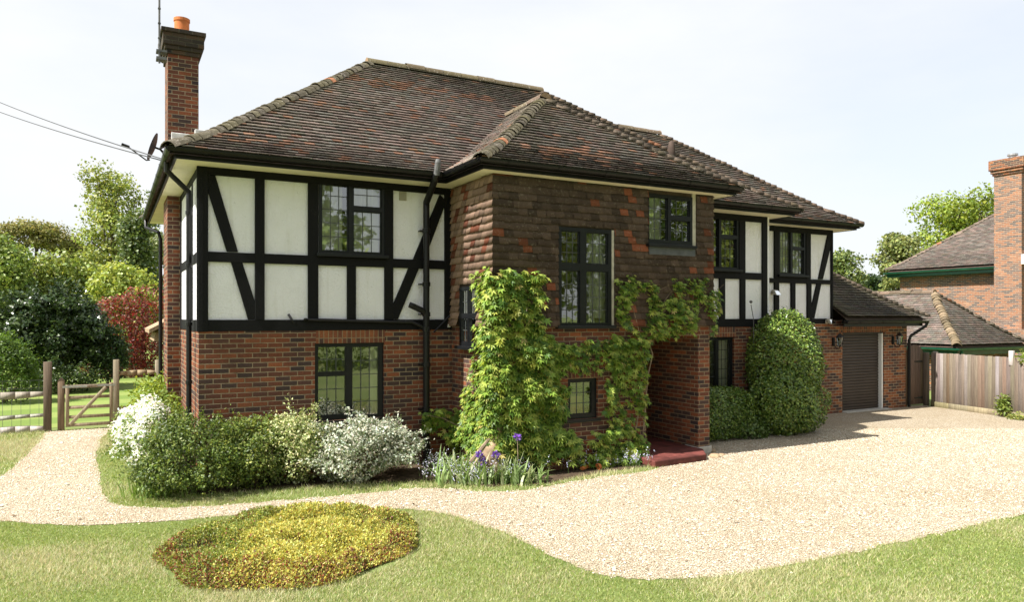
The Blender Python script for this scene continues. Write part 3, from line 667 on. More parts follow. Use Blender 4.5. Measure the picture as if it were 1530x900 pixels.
# --- tile hanging on the bay
def hang(face, u0, u1, z0, z1, holes, seed, parent):
    r = np.random.default_rng(seed); g = 0.118; tw = 0.172; V = []; C = []
    nrow = int((z1 - z0) / g) + 1
    kx = r.normal(0, 1, (12, 2)) * np.array([1.6, 2.2]); ph = r.uniform(0, 6.28, 12)
    for i in range(nrow):
        zb = z0 + i * g; ztp = min(zb + g + 0.03, z1); off = (i % 2) * tw / 2
        a = np.arange(u0 - tw + off, u1, tw); x0 = np.clip(a + 0.0015, u0, u1); x1 = np.clip(a + tw - 0.0015, u0, u1)
        k = (x1 - x0) > 0.01; x0 = x0[k]; x1 = x1[k]
        n0, n1 = [], []
        for p, q in zip(x0, x1):
            segs = [(p, q)]
            for h in holes:
                if zb + g * 0.55 > h[2] and zb + g * 0.4 < h[3]:
                    ns = []
                    for (s0, s1) in segs:
                        if s1 <= h[0] or s0 >= h[1]: ns.append((s0, s1))
                        else:
                            if s0 < h[0] - 0.01: ns.append((s0, h[0]))
                            if s1 > h[1] + 0.01: ns.append((h[1], s1))
                    segs = ns
            for s_ in segs: n0.append(s_[0]); n1.append(s_[1])
        x0 = np.array(n0); x1 = np.array(n1); n = len(x0)
        if n == 0: continue
        bell = 0.05 * max(0, 1 - i / 2.5)      # bell-cast at the foot
        belln = 0.05 * max(0, 1 - (i + 1) / 2.5)
        d0 = 0.044 + bell + r.normal(0, 0.003, n); tl = r.normal(0, 0.003, n); dz = r.normal(0, 0.005, n); d1 = 0.008 + belln
        sag = r.normal(0, 0.003, n)
        def pt(x, z, d):
            x = np.broadcast_to(x, (n,)); z = np.broadcast_to(z, (n,)); d = np.broadcast_to(d, (n,))
            return np.stack([x, YB - d, z], 1) if face == 'Y' else np.stack([XB - d, x, z], 1)
        if face == 'Y' : xa0 = np.where(x0 <= u0 + 0.002, x0 - d0, x0); xb0 = np.where(x1 >= u1 - 0.002, x1 + 0.0, x1)
        else: xa0 = np.where(x0 <= u0 + 0.002, x0 - d0, x0); xb0 = x1
        P = np.stack([pt(xa0, zb + dz + sag, d0 + tl - 0.014), pt(xb0, zb + dz - sag, d0 - tl - 0.014), pt(xa0, zb + dz + sag, d0 + tl), pt(xb0, zb + dz - sag, d0 - tl), pt(x1, ztp, d1), pt(np.where(x0 <= u0 + 0.002, x0 - d1, x0), ztp, d1)], 1)
        V.append(P.reshape(-1, 3)); xm = (x0 + x1) / 2
        f = sum(np.sin(kx[k, 0] * xm + kx[k, 1] * zb + ph[k]) for k in range(12)) / 3.0
        q = r.uniform(0, 1, n); isr = q < np.clip(0.08 + 0.45 * np.clip(f - 0.5, 0, 1.5), 0, 0.75)
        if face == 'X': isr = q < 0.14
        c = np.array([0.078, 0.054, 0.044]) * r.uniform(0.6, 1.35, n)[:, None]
        if face == 'X': c = np.array([0.33, 0.215, 0.16]) * r.uniform(0.6, 1.2, n)[:, None]  # side face: sunlit look put into the tile colour, paler than the front
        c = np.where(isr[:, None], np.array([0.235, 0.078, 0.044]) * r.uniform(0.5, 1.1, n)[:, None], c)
        C.append(np.repeat(c, 6, 0))
    V = np.concatenate(V); C = np.concatenate(C); nt_ = len(V) // 6; b = (np.arange(nt_) * 6)[:, None]
    return npmesh('hung_tiles', V, np.concatenate([b + np.array([2, 3, 4, 5]), b + np.array([0, 1, 3, 2])], 0), M['hangtile'], parent, C)
bk = MB()
grid_wall(bk, 'Y', YB, XB, XR, 2.36, ZS, [TW, SW], depth=0.12); grid_wall(bk, 'X', XB, YB, Y0, 2.36, ZS, [(10.75, 11.38, 2.36, 3.0)], depth=0.1)
bk.poly([(XR, YB, 2.3), (XR, Y0, 2.3), (XR, Y0, ZS), (XR, YB, ZS)])
backing = bk.build('tile_backing', M['deck'], house)
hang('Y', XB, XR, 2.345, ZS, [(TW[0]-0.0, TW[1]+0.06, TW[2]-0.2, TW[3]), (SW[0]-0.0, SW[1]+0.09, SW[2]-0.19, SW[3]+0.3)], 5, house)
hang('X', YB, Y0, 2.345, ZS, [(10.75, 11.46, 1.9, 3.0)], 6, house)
mb = MB(); mb.box(SW[1] + 0.004, SW[1] + 0.085, YB - 0.02, YB + 0.06, SW[2], ZS - 0.003); mb.build('edge_board', M['pale_board'], house); mb = MB(); mb.box(TW[1] + 0.004, TW[1] + 0.055, YB - 0.02, YB + 0.06, TW[2], TW[3]); mb.build('edge_board', M['pale_board'], house)
mb = MB(); mb.box(SW[0], SW[1] + 0.05, YB - 0.05, YB - 0.01, SW[2] - 0.19, SW[2] - 0.052); mb.build('lead_apron', M['leadsheet'], house, 0.005)

# --- windows
def cols(Y, py, *pxs): return [xz(p, py, Y)[0] for p in pxs]
def rows(Y, px, *pys): return [xz(px, p, Y)[1] for p in pys]
# upper left
a = cols(Y0, 320, 481, 521, 528.5, 570.5); z = rows(Y0, 500, 375, 271); zr = rows(Y0, 550, 377.5, 316.5, 309.5, 274)
window(house, 'Y', Y0 + 0.02, *UW, [(a[0], a[1], z[0], z[1], 3, 5), (a[2], a[3], zr[0], zr[1], 3, 3), (a[2], a[3], zr[2], zr[3], 2, 2)], curtain=[(UW[0] + 0.02, UW[0] + 0.42), (UW[0] + 0.58, UW[1] - 0.02)], proud=0.02)
# lower left
a = cols(Y0, 570, 475.5, 518.5, 527, 568); z = rows(Y0, 497, 622, 562, 557, 518); zr = rows(Y0, 548, 622, 518)
window(house, 'Y', Y0 + 0.05, *LW, [(a[0], a[1], z[0], z[1], 3, 3), (a[0], a[1], z[2], z[3], 3, 2), (a[2], a[3], zr[0], zr[1], 3, 5)], curtain=[(LW[1] - 0.2, LW[1] - 0.03)])
# tall stair window
a = cols(YB, 400, 838, 865.5, 875, 907.5); z = rows(YB, 872, 483.5, 405, 394.5, 347)
window(house, 'Y', YB - 0.015, *TW, [(a[0], a[1], z[0], z[1], 3, 4), (a[0], a[1], z[2], z[3], 3, 3), (a[2], a[3], z[0], z[1], 3, 4), (a[2], a[3], z[2], z[3], 3, 3)], proud=0.01, curtain=[(TW[1] - 0.34, TW[1] - 0.02)])
# small upper window
a = cols(YB, 330, 968.5, 996.5, 1001, 1029.5); z = rows(YB, 982, 359, 295); zr = rows(YB, 1015, 361, 330, 323.5, 299)
window(house, 'Y', YB - 0.02, *SW, [(a[0], a[1], z[0], z[1], 3, 4), (a[2], a[3], zr[0], zr[1], 3, 2), (a[2], a[3], zr[2], zr[3], 3, 2)], proud=0.01, curtain=[(SW[0] + 0.02, SW[0] + 0.4)])
# small ground window
a = cols(YB, 595, 854, 887); z = rows(YB, 870, 620, 571)
window(house, 'Y', YB + 0.05, *GW, [(a[0], a[1], z[0], z[1], 3, 3)])
# side window of bay
window(house, 'X', XB - 0.05, 10.75, 11.42, 2.02, 3.0, [(10.8, 11.06, 2.08, 2.48, 1, 1), (11.11, 11.37, 2.08, 2.48, 2, 2), (10.8, 11.06, 2.55, 2.95, 1, 1), (11.11, 11.37, 2.55, 2.95, 2, 2)])
# upper window right of bay
a = cols(Y0, 360, 1063, 1074.5, 1078, 1101); z = rows(Y0, 1070, 399, 324); zr = rows(Y0, 1090, 400, 357, 351.5, 325)
a[0] = 9.83
window(house, 'Y', Y0 + 0.02, *MW, [(a[0], a[1], z[0], z[1], 3, 5), (a[2], a[3], zr[0], zr[1], 3, 3), (a[2], a[3], zr[2], zr[3], 3, 2)], proud=0.02)
# upper window of wing
a = cols(YW, 380, 1166, 1181.5, 1184.5, 1201.5); z = rows(YW, 1174, 408, 346.5); zr = rows(YW, 1192, 409.5, 373.5, 369.5, 347.5)
window(house, 'Y', YW + 0.02, *WWW, [(a[0], a[1], z[0], z[1], 3, 5), (a[2], a[3], zr[0], zr[1], 3, 3), (a[2], a[3], zr[2], zr[3], 3, 2)], proud=0.02, curtain=[(WWW[0] + 0.04, WWW[1] - 0.04)])
# lower window right of bay
a = cols(Y0, 540, 1066, 1072, 1076, 1093.5); z = rows(Y0, 1080, 582, 508)
window(house, 'Y', Y0 + 0.05, *RW, [(9.83, a[1], z[0], z[1], 2, 4), (a[2], a[3], z[0], z[1], 3, 5)], curtain=[(a[2] + 0.1, RW[1] - 0.02)])
# dark rooms behind
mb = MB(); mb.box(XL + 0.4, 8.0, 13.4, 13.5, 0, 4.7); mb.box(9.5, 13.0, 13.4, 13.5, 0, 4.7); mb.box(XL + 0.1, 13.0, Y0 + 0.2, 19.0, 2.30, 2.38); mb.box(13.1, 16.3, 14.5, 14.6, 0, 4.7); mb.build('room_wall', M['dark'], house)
mb = MB(); mb.box(6.72, 7.0, YB + 0.16, YB + 0.34, GW[2] - 0.1, GW[2] + 0.36); mb.build('parcel', M['tan_box'], house, 0.006)

mb = MB(); mb.lathe((TW[1] - 0.2, YB + 0.1, TW[2] + 0.01), [(0.0, 0), (0.05, 0), (0.07, 0.11), (0.06, 0.11), (0.0, 0.10)], 12); mb.build('sill_pot', M['stone'], house)
# --- eaves: fascia, soffit, gutters
gut = MB(); fas = MB(); sof = MB()
def gutter(mb, A, B, rad=0.068):
    A = np.array(A, float); B = np.array(B, float); d = B - A; L = np.linalg.norm(d); d /= L; hz = np.array([-d[1], d[0], 0]); n = 9
    b = len(mb.v)
    for P in (A, B):
        for (rr, order) in ((rad, 1), (rad - 0.006, -1)):
            for k in range(n):
                t = math.pi * k / (n - 1); mb.v.append(tuple(P + hz * math.cos(t) * rr + np.array([0, 0, -math.sin(t) * rr])))
    for k in range(n - 1):
        mb.f.append((b+k, b+k+1, b+2*n+k+1, b+2*n+k)); mb.m.append(0)
        mb.f.append((b+n+k, b+n+k+1, b+3*n+k+1, b+3*n+k)); mb.m.append(0)
    for k in (0, n - 1):
        mb.f.append((b+k, b+n+k, b+3*n+k, b+2*n+k)); mb.m.append(0)
    for e in (0, 2*n):
        for k in range(n - 1): mb.f.append((b+e+k, b+e+k+1, b+e+n+k+1, b+e+n+k)); mb.m.append(0)
        mb.f.append(tuple(b+e+k for k in range(n))); mb.m.append(0)
    # union brackets
    for t in np.arange(0.5, L, 0.9):
        P = A + d * t
        b = len(mb.v)
        for q in (-0.03, 0.03):
            for k in range(n):
                s_ = math.pi * k / (n - 1); mb.v.append(tuple(P + d * q + hz * math.cos(s_) * (rad + 0.009) + np.array([0, 0, -math.sin(s_) * (rad + 0.009)])))
        for k in range(n - 1): mb.f.append((b+k, b+k+1, b+n+k+1, b+n+k)); mb.m.append(0)
ZG = 4.872
rx0, ry0, rx1, ry1 = 0.72, 11.32, 13.38, 19.80
bx0, bx1, by0 = 4.85, 10.15, 9.92
wx1, wy0 = 16.92, 12.44
fz0, fz1 = ZS - 0.005, 4.865
# main block
fas.box(0.80, bx0 + 0.06, 11.40, 11.425, fz0, fz1); fas.box(0.80, 0.825, 11.425, 19.72, fz0, fz1)
fas.box(0.80, 13.2, 19.70, 19.725, fz0, fz1)
sof.poly([(0.82, 11.42, ZS), (XB, 11.42, ZS), (XB, Y0 + 0.04, ZS), (0.82, Y0 + 0.04, ZS)]); sof.poly([(0.82, Y0 + 0.04, ZS), (XL + 0.05, Y0 + 0.04, ZS), (XL + 0.05, 19.7, ZS), (0.82, 19.7, ZS)])
gutter(gut, (0.70, 11.335, ZG), (bx0 + 0.02, 11.335, ZG)); gutter(gut, (0.735, 11.30, ZG), (0.735, 19.8, ZG))
# bay
fas.box(4.915, 4.94, 10.0, 11.42, fz0, fz1); fas.box(4.915, 10.09, 9.985, 10.01, fz0, fz1); fas.box(10.065, 10.09, 10.01, 11.42, fz0, fz1)
sof.poly([(4.93, 10.0, ZS - 0.002), (XB + 0.02, 10.0, ZS - 0.002), (XB + 0.02, Y0, ZS - 0.002), (4.93, Y0, ZS - 0.002)]); sof.poly([(XB + 0.02, 10.0, ZS - 0.002), (10.08, 10.0, ZS - 0.002), (10.08, YB + 0.05, ZS - 0.002), (XB + 0.02, YB + 0.05, ZS - 0.002)])
sof.poly([(XR - 0.02, YB + 0.05, ZS - 0.002), (10.08, YB + 0.05, ZS - 0.002), (10.08, Y0, ZS - 0.002), (XR - 0.02, Y0, ZS - 0.002)])
gutter(gut, (4.82, 9.93, ZG), (10.17, 9.93, ZG)); gutter(gut, (4.855, 9.9, ZG), (4.855, 11.34, ZG)); gutter(gut, (10.145, 9.9, ZG), (10.145, 11.34, ZG))
# main right of bay
fas.box(10.09, 13.27, 11.40, 11.425, fz0, fz1); fas.box(13.245, 13.27, 11.425, 12.5, fz0, fz1)
sof.poly([(10.07, 11.42, ZS), (13.26, 11.42, ZS), (13.26, Y0 + 0.05, ZS), (10.07, Y0 + 0.05, ZS)]); sof.poly([(12.9, Y0 + 0.05, ZS), (13.26, Y0 + 0.05, ZS), (13.26, YW, ZS), (12.9, YW, ZS)])
gutter(gut, (10.15, 11.335, ZG), (13.4, 11.335, ZG)); gutter(gut, (13.34, 11.30, ZG), (13.34, 12.5, ZG))
# wing
fas.box(13.27, 16.85, 12.52, 12.545, fz0, fz1); fas.box(16.825, 16.85, 12.545, 19.7, fz0, fz1)
sof.poly([(13.0, 12.54, ZS + 0.003), (16.84, 12.54, ZS + 0.003), (16.84, YW + 0.05, ZS + 0.003), (13.0, YW + 0.05, ZS + 0.003)]); sof.poly([(16.38, YW + 0.05, ZS), (16.84, YW + 0.05, ZS), (16.84, 19.5, ZS), (16.38, 19.5, ZS)])
gutter(gut, (13.3, 12.455, ZG), (16.97, 12.455, ZG)); gutter(gut, (16.91, 12.42, ZG), (16.91, 19.7, ZG))
# garage eave
ge = 2.42
fas.box(16.42, 19.66, 12.56, 12.585, 2.25, 2.42); fas.box(19.64, 19.665, 12.585, 18.3, 2.25, 2.42)
sof.poly([(16.42, 12.58, 2.262), (19.65, 12.58, 2.262), (19.65, YW + 0.02, 2.262), (16.42, YW + 0.02, 2.262)])
gutter(gut, (16.42, 12.5, 2.40), (19.78, 12.5, 2.40)); gutter(gut, (19.72, 12.46, 2.40), (19.72, 18.3, 2.40))
fas.build('fascia', M['gutter'], house); sof.build('soffit', M['soffit'], house); gut.build('gutter', M['gutter'], house)

# --- roofs
def hip_roof_deck(mb, x0, x1, y0, y1, z, d, pt=PT):
    zz = z + d * pt
    A, B, C, D = (x0, y0, z), (x1, y0, z), (x1, y1, z), (x0, y1, z)
    if (x1 - x0) >= (y1 - y0): P, Q = (x0 + d, y0 + d, zz), (x1 - d, y0 + d, zz); mb.poly([A, B, Q, P]); mb.poly([B, C, Q]); mb.poly([C, D, P, Q]); mb.poly([D, A, P])
    else: P, Q = (x0 + d, y0 + d, zz), (x0 + d, y1 - d, zz); mb.poly([A, B, P]); mb.poly([B, C, Q, P]); mb.poly([C, D, Q]); mb.poly([D, A, P, Q])
roof = MB()
dm = (ry1 - ry0) / 2; hip_roof_deck(roof, rx0, rx1, ry0, ry1, ZR, dm)
db = (bx1 - bx0) / 2; hip_roof_deck(roof, bx0, bx1, by0, by0 + 9.0, ZR, db)
dw = 3.67; hip_roof_deck(roof, 9.0, wx1, wy0, wy0 + 2 * dw, ZR, dw)
rf = roof.build('roof', M['deck'], house)
sl = math.hypot(1, PT)
sF, _ = slopeN(0, 1); sLft, _ = slopeN(1, 0); sRgt, _ = slopeN(-1, 0); sBk, _ = slopeN(0, -1)
cosp = 1 / sl
W = rx1 - rx0
tile_field((rx0, ry0, ZR), (1, 0, 0), sF, W, dm * sl, lambda v: v * cosp, lambda v: W - v * cosp, name='roof_tiles', parent=rf, seed=1, red=0.24)
D_ = ry1 - ry0
tile_field((rx0, ry1, ZR), (0, -1, 0), sLft, D_, dm * sl, lambda v: v * cosp, lambda v: D_ - v * cosp, name='roof_tiles', parent=rf, seed=2, red=0.2)
tile_field((rx1, ry0, ZR), (0, 1, 0), sRgt, D_, dm * sl, lambda v: v * cosp, lambda v: D_ - v * cosp, name='roof_tiles', parent=rf, seed=3, red=0.15)
tile_field((rx1, ry1, ZR), (-1, 0, 0), sBk, W, dm * sl, lambda v: v * cosp, lambda v: W - v * cosp, name='roof_tiles', parent=rf, seed=9, red=0.15)
Wb = bx1 - bx0
tile_field((bx0, by0, ZR), (1, 0, 0), sF, Wb, db * sl, lambda v: v * cosp, lambda v: Wb - v * cosp, name='roof_tiles', parent=rf, seed=4, red=0.3)
tile_field((bx0, by0 + 5, ZR), (0, -1, 0), sLft, 5, db * sl, lambda v: 0.0, lambda v: 5 - v * cosp, name='roof_tiles', parent=rf, seed=5, red=0.18)
tile_field((bx1, by0, ZR), (0, 1, 0), sRgt, 5, db * sl, lambda v: v * cosp, lambda v: 5.0, name='roof_tiles', parent=rf, seed=6, red=0.2)
Lw = wx1 - 9.0
tile_field((9.0, wy0, ZR), (1, 0, 0), sF, Lw, dw * sl, lambda v: 0.0, lambda v: Lw - v * cosp, name='roof_tiles', parent=rf, seed=7, red=0.18)
tile_field((wx1, wy0, ZR), (0, 1, 0), sRgt, 2 * dw, dw * sl, lambda v: v * cosp, lambda v: 2 * dw - v * cosp, name='roof_tiles', parent=rf, seed=8, red=0.18)
zt_ = ZR + dm * PT; ap = (rx0 + dm, ry0 + dm, zt_); aq = (rx1 - dm, ry0 + dm, zt_)
e_ = 0.015
hip_line((rx0, ry0, ZR + e_), (ap[0], ap[1], ap[2] + e_), 'hip_tiles', rf, seed=1, mossy=0.55)
hip_line((rx1, ry0, ZR + e_), (aq[0], aq[1], aq[2] + e_), 'hip_tiles', rf, seed=2, mossy=0.15, tint=(0.2, 0.14, 0.1))
hip_line((rx0, ry1, ZR + e_), (ap[0], ap[1], ap[2] + e_), 'hip_tiles', rf, seed=3)
hip_line((rx1, ry1, ZR + e_), (aq[0], aq[1], aq[2] + e_), 'hip_tiles', rf, seed=4)
ridge_line((ap[0] - 0.1, ap[1], ap[2] + 0.05), (aq[0] + 0.1, aq[1], aq[2] + 0.05), 'ridge_tiles', rf, seed=1)
zb_ = ZR + db * PT; bp = (bx0 + db, by0 + db, zb_)
hip_line((bx0, by0, ZR + e_), (bp[0], bp[1], bp[2] + e_), 'hip_tiles', rf, seed=5, mossy=0.5)
hip_line((bx1, by0, ZR + e_), (bp[0], bp[1], bp[2] + e_), 'hip_tiles', rf, seed=6, mossy=0.2, tint=(0.17, 0.125, 0.095))
ridge_line((bp[0], bp[1] - 0.12, bp[2] + 0.05), (bp[0], 14.1, bp[2] + 0.05), 'ridge_tiles', rf, seed=2, mossy=0.35)
zw_ = ZR + dw * PT; wp = (wx1 - dw, wy0 + dw, zw_)
hip_line((wx1, wy0, ZR + e_), (wp[0], wp[1], wp[2] + e_), 'hip_tiles', rf, seed=7, mossy=0.1, tint=(0.22, 0.15, 0.11))
ridge_line((9.6, wp[1], wp[2] + 0.05), (wp[0] + 0.1, wp[1], wp[2] + 0.05), 'ridge_tiles', rf, seed=3, mossy=0.3)
# valley flashing lines, roof vent tile
mb = MB()
for k, (h_, r_) in enumerate(((0.0, 0.075), (0.12, 0.07), (0.2, 0.045), (0.23, 0.0))): pass
vp = np.array([11.4, 12.0, 0]); 
vz = ZR + (10.15 - 9.35) * PT
mb.lathe((11.33, 13.22, 6.22), [(0.085, -0.08), (0.08, 0.2), (0.06, 0.31), (0.0, 0.34)], 12); mb.build('vent_tile', M['deck'], rf, smooth=True)
# garage roof (lean against the wing, hipped at the far end)
gr = MB(); gx1, gy0 = 19.74, 12.49; gd = 3.0
gr.poly([(16.42, gy0, ge), (gx1, gy0, ge), (gx1 - gd, gy0 + gd, ge + gd * PT), (16.42, gy0 + gd, ge + gd * PT)]); gr.poly([(gx1, gy0, ge), (gx1, gy0 + 2 * gd, ge), (gx1 - gd, gy0 + gd, ge + gd * PT)])
gr.poly([(gx1, gy0 + 2*gd, ge), (16.42, gy0 + 2*gd, ge), (16.42, gy0 + gd, ge + gd*PT), (gx1 - gd, gy0 + gd, ge + gd*PT)])
grf = gr.build('garage_roof', M['deck'], house); Lg = gx1 - 16.42
tile_field((16.42, gy0, ge), (1, 0, 0), sF, Lg, gd * sl, lambda v: 0.0, lambda v: Lg - v * cosp, name='roof_tiles', parent=grf, seed=11, red=0.0, dark=0.62, moss=0.25)
tile_field((gx1, gy0, ge), (0, 1, 0), sRgt, 2 * gd, gd * sl, lambda v: v * cosp, lambda v: 2 * gd - v * cosp, name='roof_tiles', parent=grf, seed=12, red=0.1)
hip_line((gx1, gy0, ge + e_), (gx1 - gd, gy0 + gd, ge + gd * PT + e_), 'hip_tiles', grf, seed=8, mossy=0.15, tint=(0.2, 0.15, 0.11), gauge=0.15)

# --- chimney
ch = MB()
ch.box(0.945, 1.475, 15.2, 16.05, 4.3, 7.42)
chim = ch.build('chimney', M['brick'], house)
cc = MB()
cc.box(0.915, 1.505, 15.17, 16.08, 7.42, 7.50); cc.box(0.885, 1.535, 15.14, 16.11, 7.50, 7.575); cc.box(0.855, 1.565, 15.11, 16.14, 7.575, 7.80); cc.box(0.825, 1.595, 15.08, 16.17, 7.80, 7.875)
cc.build('corbelled_cap', M['brick_sooty'], chim, 0.006)
cf = MB(); cf.lathe((1.21, 15.6, 7.875), [(0.36, 0.0), (0.22, 0.07), (0.17, 0.09)], 14); cf.build('flaunching', M['concrete'], chim)
pt_ = MB(); pt_.lathe((1.21, 15.55, 7.93), [(0.135, 0), (0.14, 0.03), (0.133, 0.05), (0.133, 0.24), (0.146, 0.245), (0.146, 0.30), (0.12, 0.30), (0.115, 0.12)], 24); pt_.build('chimney_pot', M['terracotta'], chim, smooth=False)
fl = MB(); zc_ = ZR + (1.475 - 0.72) * PT
fl.box(1.0, 1.475, 15.165, 15.198, 5.80, 5.95); fl.box(1.40, 1.60, 15.10, 15.19, 5.86, 6.04); fl.box(1.478, 1.60, 15.19, 16.07, 5.7, 6.0)
sad = MB(); sad.prism([(1.478, 15.2, 5.3), (1.478, 16.1, 5.3), (1.478, 15.65, 6.16)], (1.2, 0, -0.02)); sad.prism([(0.95, 15.12, 4.7), (1.7, 15.12, 5.5), (1.6, 15.12, 5.86), (0.95, 15.12, 5.80)], (0, 0.07, 0)); sad.build('chimney_saddle', M['stone'], rf)
fl.build('lead_flashing', M['flashing'], chim, 0.012)
# brick shoulder of the chimney breast behind the gutter is carried in brick_wall
# aerial on a pole
ae = MB(); ax_, ay_ = 0.79, 15.0
ae.tube([(ax_, ay_, 7.15), (ax_, ay_, 9.3)], 0.018, 8); ae.box(ax_ - 0.05, 0.92, ay_ - 0.02, ay_ + 0.16, 7.22, 7.27); ae.box(ax_ - 0.05, 0.92, ay_ - 0.02, ay_ + 0.16, 7.36, 7.40)
for k in range(5): ae.box(ax_ - 0.024, ax_ + 0.024, ay_ - 0.024, ay_ + 0.024, 7.6 + 0.27 * k, 7.62 + 0.27 * k)
aer = ae.build('aerial_mast', M['pipe_grey'], house)
an = MB(); an.tube([(ax_ - 0.35, ay_, 8.95), (ax_ + 0.75, ay_ - 0.2, 8.95)], 0.012, 6)
for k in range(9): an.tube([(ax_ - 0.3 + 0.12 * k, ay_ - 0.16 - 0.02*k, 8.95), (ax_ - 0.3 + 0.12 * k, ay_ + 0.16 - 0.02*k, 8.95)], 0.006, 5)
an.box(ax_ + 0.12, ax_ + 0.2, ay_ - 0.1, ay_ - 0.02, 8.86, 8.93)
an.build('aerial_elements', M['metal'], aer)
# satellite dish
dc = np.array([0.72, 15.1, 5.62]); dn = np.array([-0.93, 0.14, 0.32]); dn /= np.linalg.norm(dn)
ds = MB(); n1 = np.cross(dn, [0, 0, 1]); n1 /= np.linalg.norm(n1); n2 = np.cross(n1, dn)
rings = 5; seg = 24; b0 = len(ds.v)
for side in (0, 1):
    for i in range(rings + 1):
        rr = 0.25 * i / rings
        for k in range(seg):
            a = 2 * math.pi * k / seg; ds.v.append(tuple(dc + n1 * math.cos(a) * rr + n2 * math.sin(a) * rr * 1.05 + dn * (rr * rr * 0.7 - 0.006 * side)))
for side in (0, 1):
    o_ = side * (rings + 1) * seg
    for i in range(rings):
        for k in range(seg):
            ds.f.append((o_ + i*seg + k, o_ + i*seg + (k+1) % seg, o_ + (i+1)*seg + (k+1) % seg, o_ + (i+1)*seg + k)); ds.m.append(0)
dish = ds.build('satellite_dish', M['dish'], house, smooth=True)
da = MB(); foot = dc - n2 * 0.25; tip = dc + dn * 0.42 - n2 * 0.16
da.tube([foot, foot - n2 * 0.03 + dn * 0.05, tip], 0.012, 6); da.tube([tip - dn * 0.03, tip + dn * 0.1], 0.026, 8); da.tube([dc - dn * 0.01, dc - dn * 0.1, (0.95, 15.35, 5.5)], 0.02, 6); da.tube([dc - dn * 0.08, (0.95, 15.3, 5.72)], 0.014, 6)
da.build('dish_arm', M['gutter'], dish)

# --- pipes on the front
sp = MB(); SY = Y0 - 0.12
P1 = onY(637, 300, SY); top = onY(655, 238, 11.22); mid = onY(652, 262, 11.28)
xs = onY(637, 400, SY)[0]
sp.tube([(xs, SY, 0.0), (xs, SY, onY(637, 309, SY)[2])], 0.055, 12)
sp.tube([(xs, SY, onY(637, 311, SY)[2]), (xs, SY, onY(637, 303, SY)[2]), tuple(onY(650, 268, 11.3)), tuple(onY(652.5, 260, 11.24))], 0.056, 12)
for py in (345, 425, 470, 492, 545, 612): 
    zz = onY(637, py, SY)[2]; sp.lathe((xs, SY, zz), [(0.055, -0.04), (0.068, -0.035), (0.068, 0.035), (0.055, 0.04)], 12); sp.box(xs - 0.10, xs - 0.04, SY + 0.03, Y0 + 0.004, zz - 0.012, zz + 0.012)
bz = onY(637, 466, SY)[2]
sp.tube([(xs, SY, bz - 0.08), (xs - 0.06, SY - 0.01, bz + 0.01), (xs - 0.26, SY + 0.0, bz + 0.10), (xs - 0.30, SY + 0.02, bz + 0.115)], [0.05, 0.052, 0.052, 0.05], 12)
x1_ = xz(462, 480, SY)[0]; wz = 2.44
sp.tube([(x1_, Y0 - 0.05, wz + 0.02), (xs - 0.22, Y0 - 0.05, wz - 0.03), (xs - 0.10, SY + 0.03, wz - 0.09), (xs, SY, wz - 0.16)], 0.024, 8)
sp.tube([(x1_ - 0.02, Y0 - 0.05, wz + 0.02), (x1_ - 0.05, Y0 - 0.02, wz + 0.02)], 0.024, 8)
sp.tube([tuple(onY(648, 497, Y0 - 0.05)), tuple(onY(672, 472, Y0 - 0.06))], 0.014, 6)
sp.build('soil_pipe', M['gutter'], house)
sv = MB(); sv.tube([tuple(onY(652.5, 262, 11.24)), tuple(onY(654.5, 243, 11.2)), tuple(onY(654.8, 238, 11.2))], [0.052, 0.052, 0.04], 12); sv.build('vent_pipe', M['pipe_grey'], house)
dp = MB(); dy = 12.35; 
dp.tube([(0.735, 12.1, 4.80), (0.735, 12.12, 4.68), (1.06, dy, 4.42), (1.06, dy, 4.3), (1.06, dy, 0.0)], 0.04, 10)
for zz in (1.5, 2.4, 3.3, 4.1): dp.lathe((1.06, dy, zz), [(0.04, -0.03), (0.05, -0.025), (0.05, 0.025), (0.04, 0.03)], 10)
dp.build('downpipe', M['gutter'], house)
d2 = MB(); d2.tube([(0.735, 19.5, 4.78), (0.74, 19.4, 4.6), (0.98, 18.9, 4.45), (1.02, 18.9, 4.3), (1.02, 18.9, 0)], 0.04, 10); d2.build('downpipe', M['gutter'], house)
d3 = MB(); d3.tube([(19.72, 12.46, 2.36), (19.7, 12.5, 2.25), (19.5, 12.8, 1.98), (19.47, 12.83, 1.85), (19.47, 12.83, 0)], 0.04, 10); d3.build('downpipe', M['gutter'], house)
d4 = MB(); d4.tube([(12.98, 12.75, 4.75), (12.98, 12.75, 2.2)], 0.035, 10); d4.build('downpipe', M['white'], house)
# extractor grille, socket
mb = MB(); q0 = xz(597, 299, Y0); q1 = xz(607.5, 287, Y0); mb.box(q0[0], q1[0], Y0 - 0.0, Y0 + 0.04, q0[1], q1[1])
for k in range(6): zz = q0[1] + (q1[1] - q0[1]) * (k + 0.5) / 6; mb.box(q0[0] + 0.01, q1[0] - 0.01, Y0 - 0.012, Y0 + 0.005, zz - 0.004, zz + 0.003)
mb.build('air_vent', M['pale_board'], house)
mb = MB(); q = xz(669.5, 487, Y0); mb.box(q[0] - 0.02, q[0] + 0.02, Y0 - 0.06, Y0 - 0.02, q[1] - 0.025, q[1] + 0.025); mb.build('junction_box', M['white'], house, 0.004)
mb = MB(); mb.tube([tuple(onY(431, 470, Y0)), tuple(onY(436, 478, Y0 - 0.05)), tuple(onY(440, 484, Y0 - 0.05))], 0.02, 8); mb.build('waste_stub', M['gutter'], house)
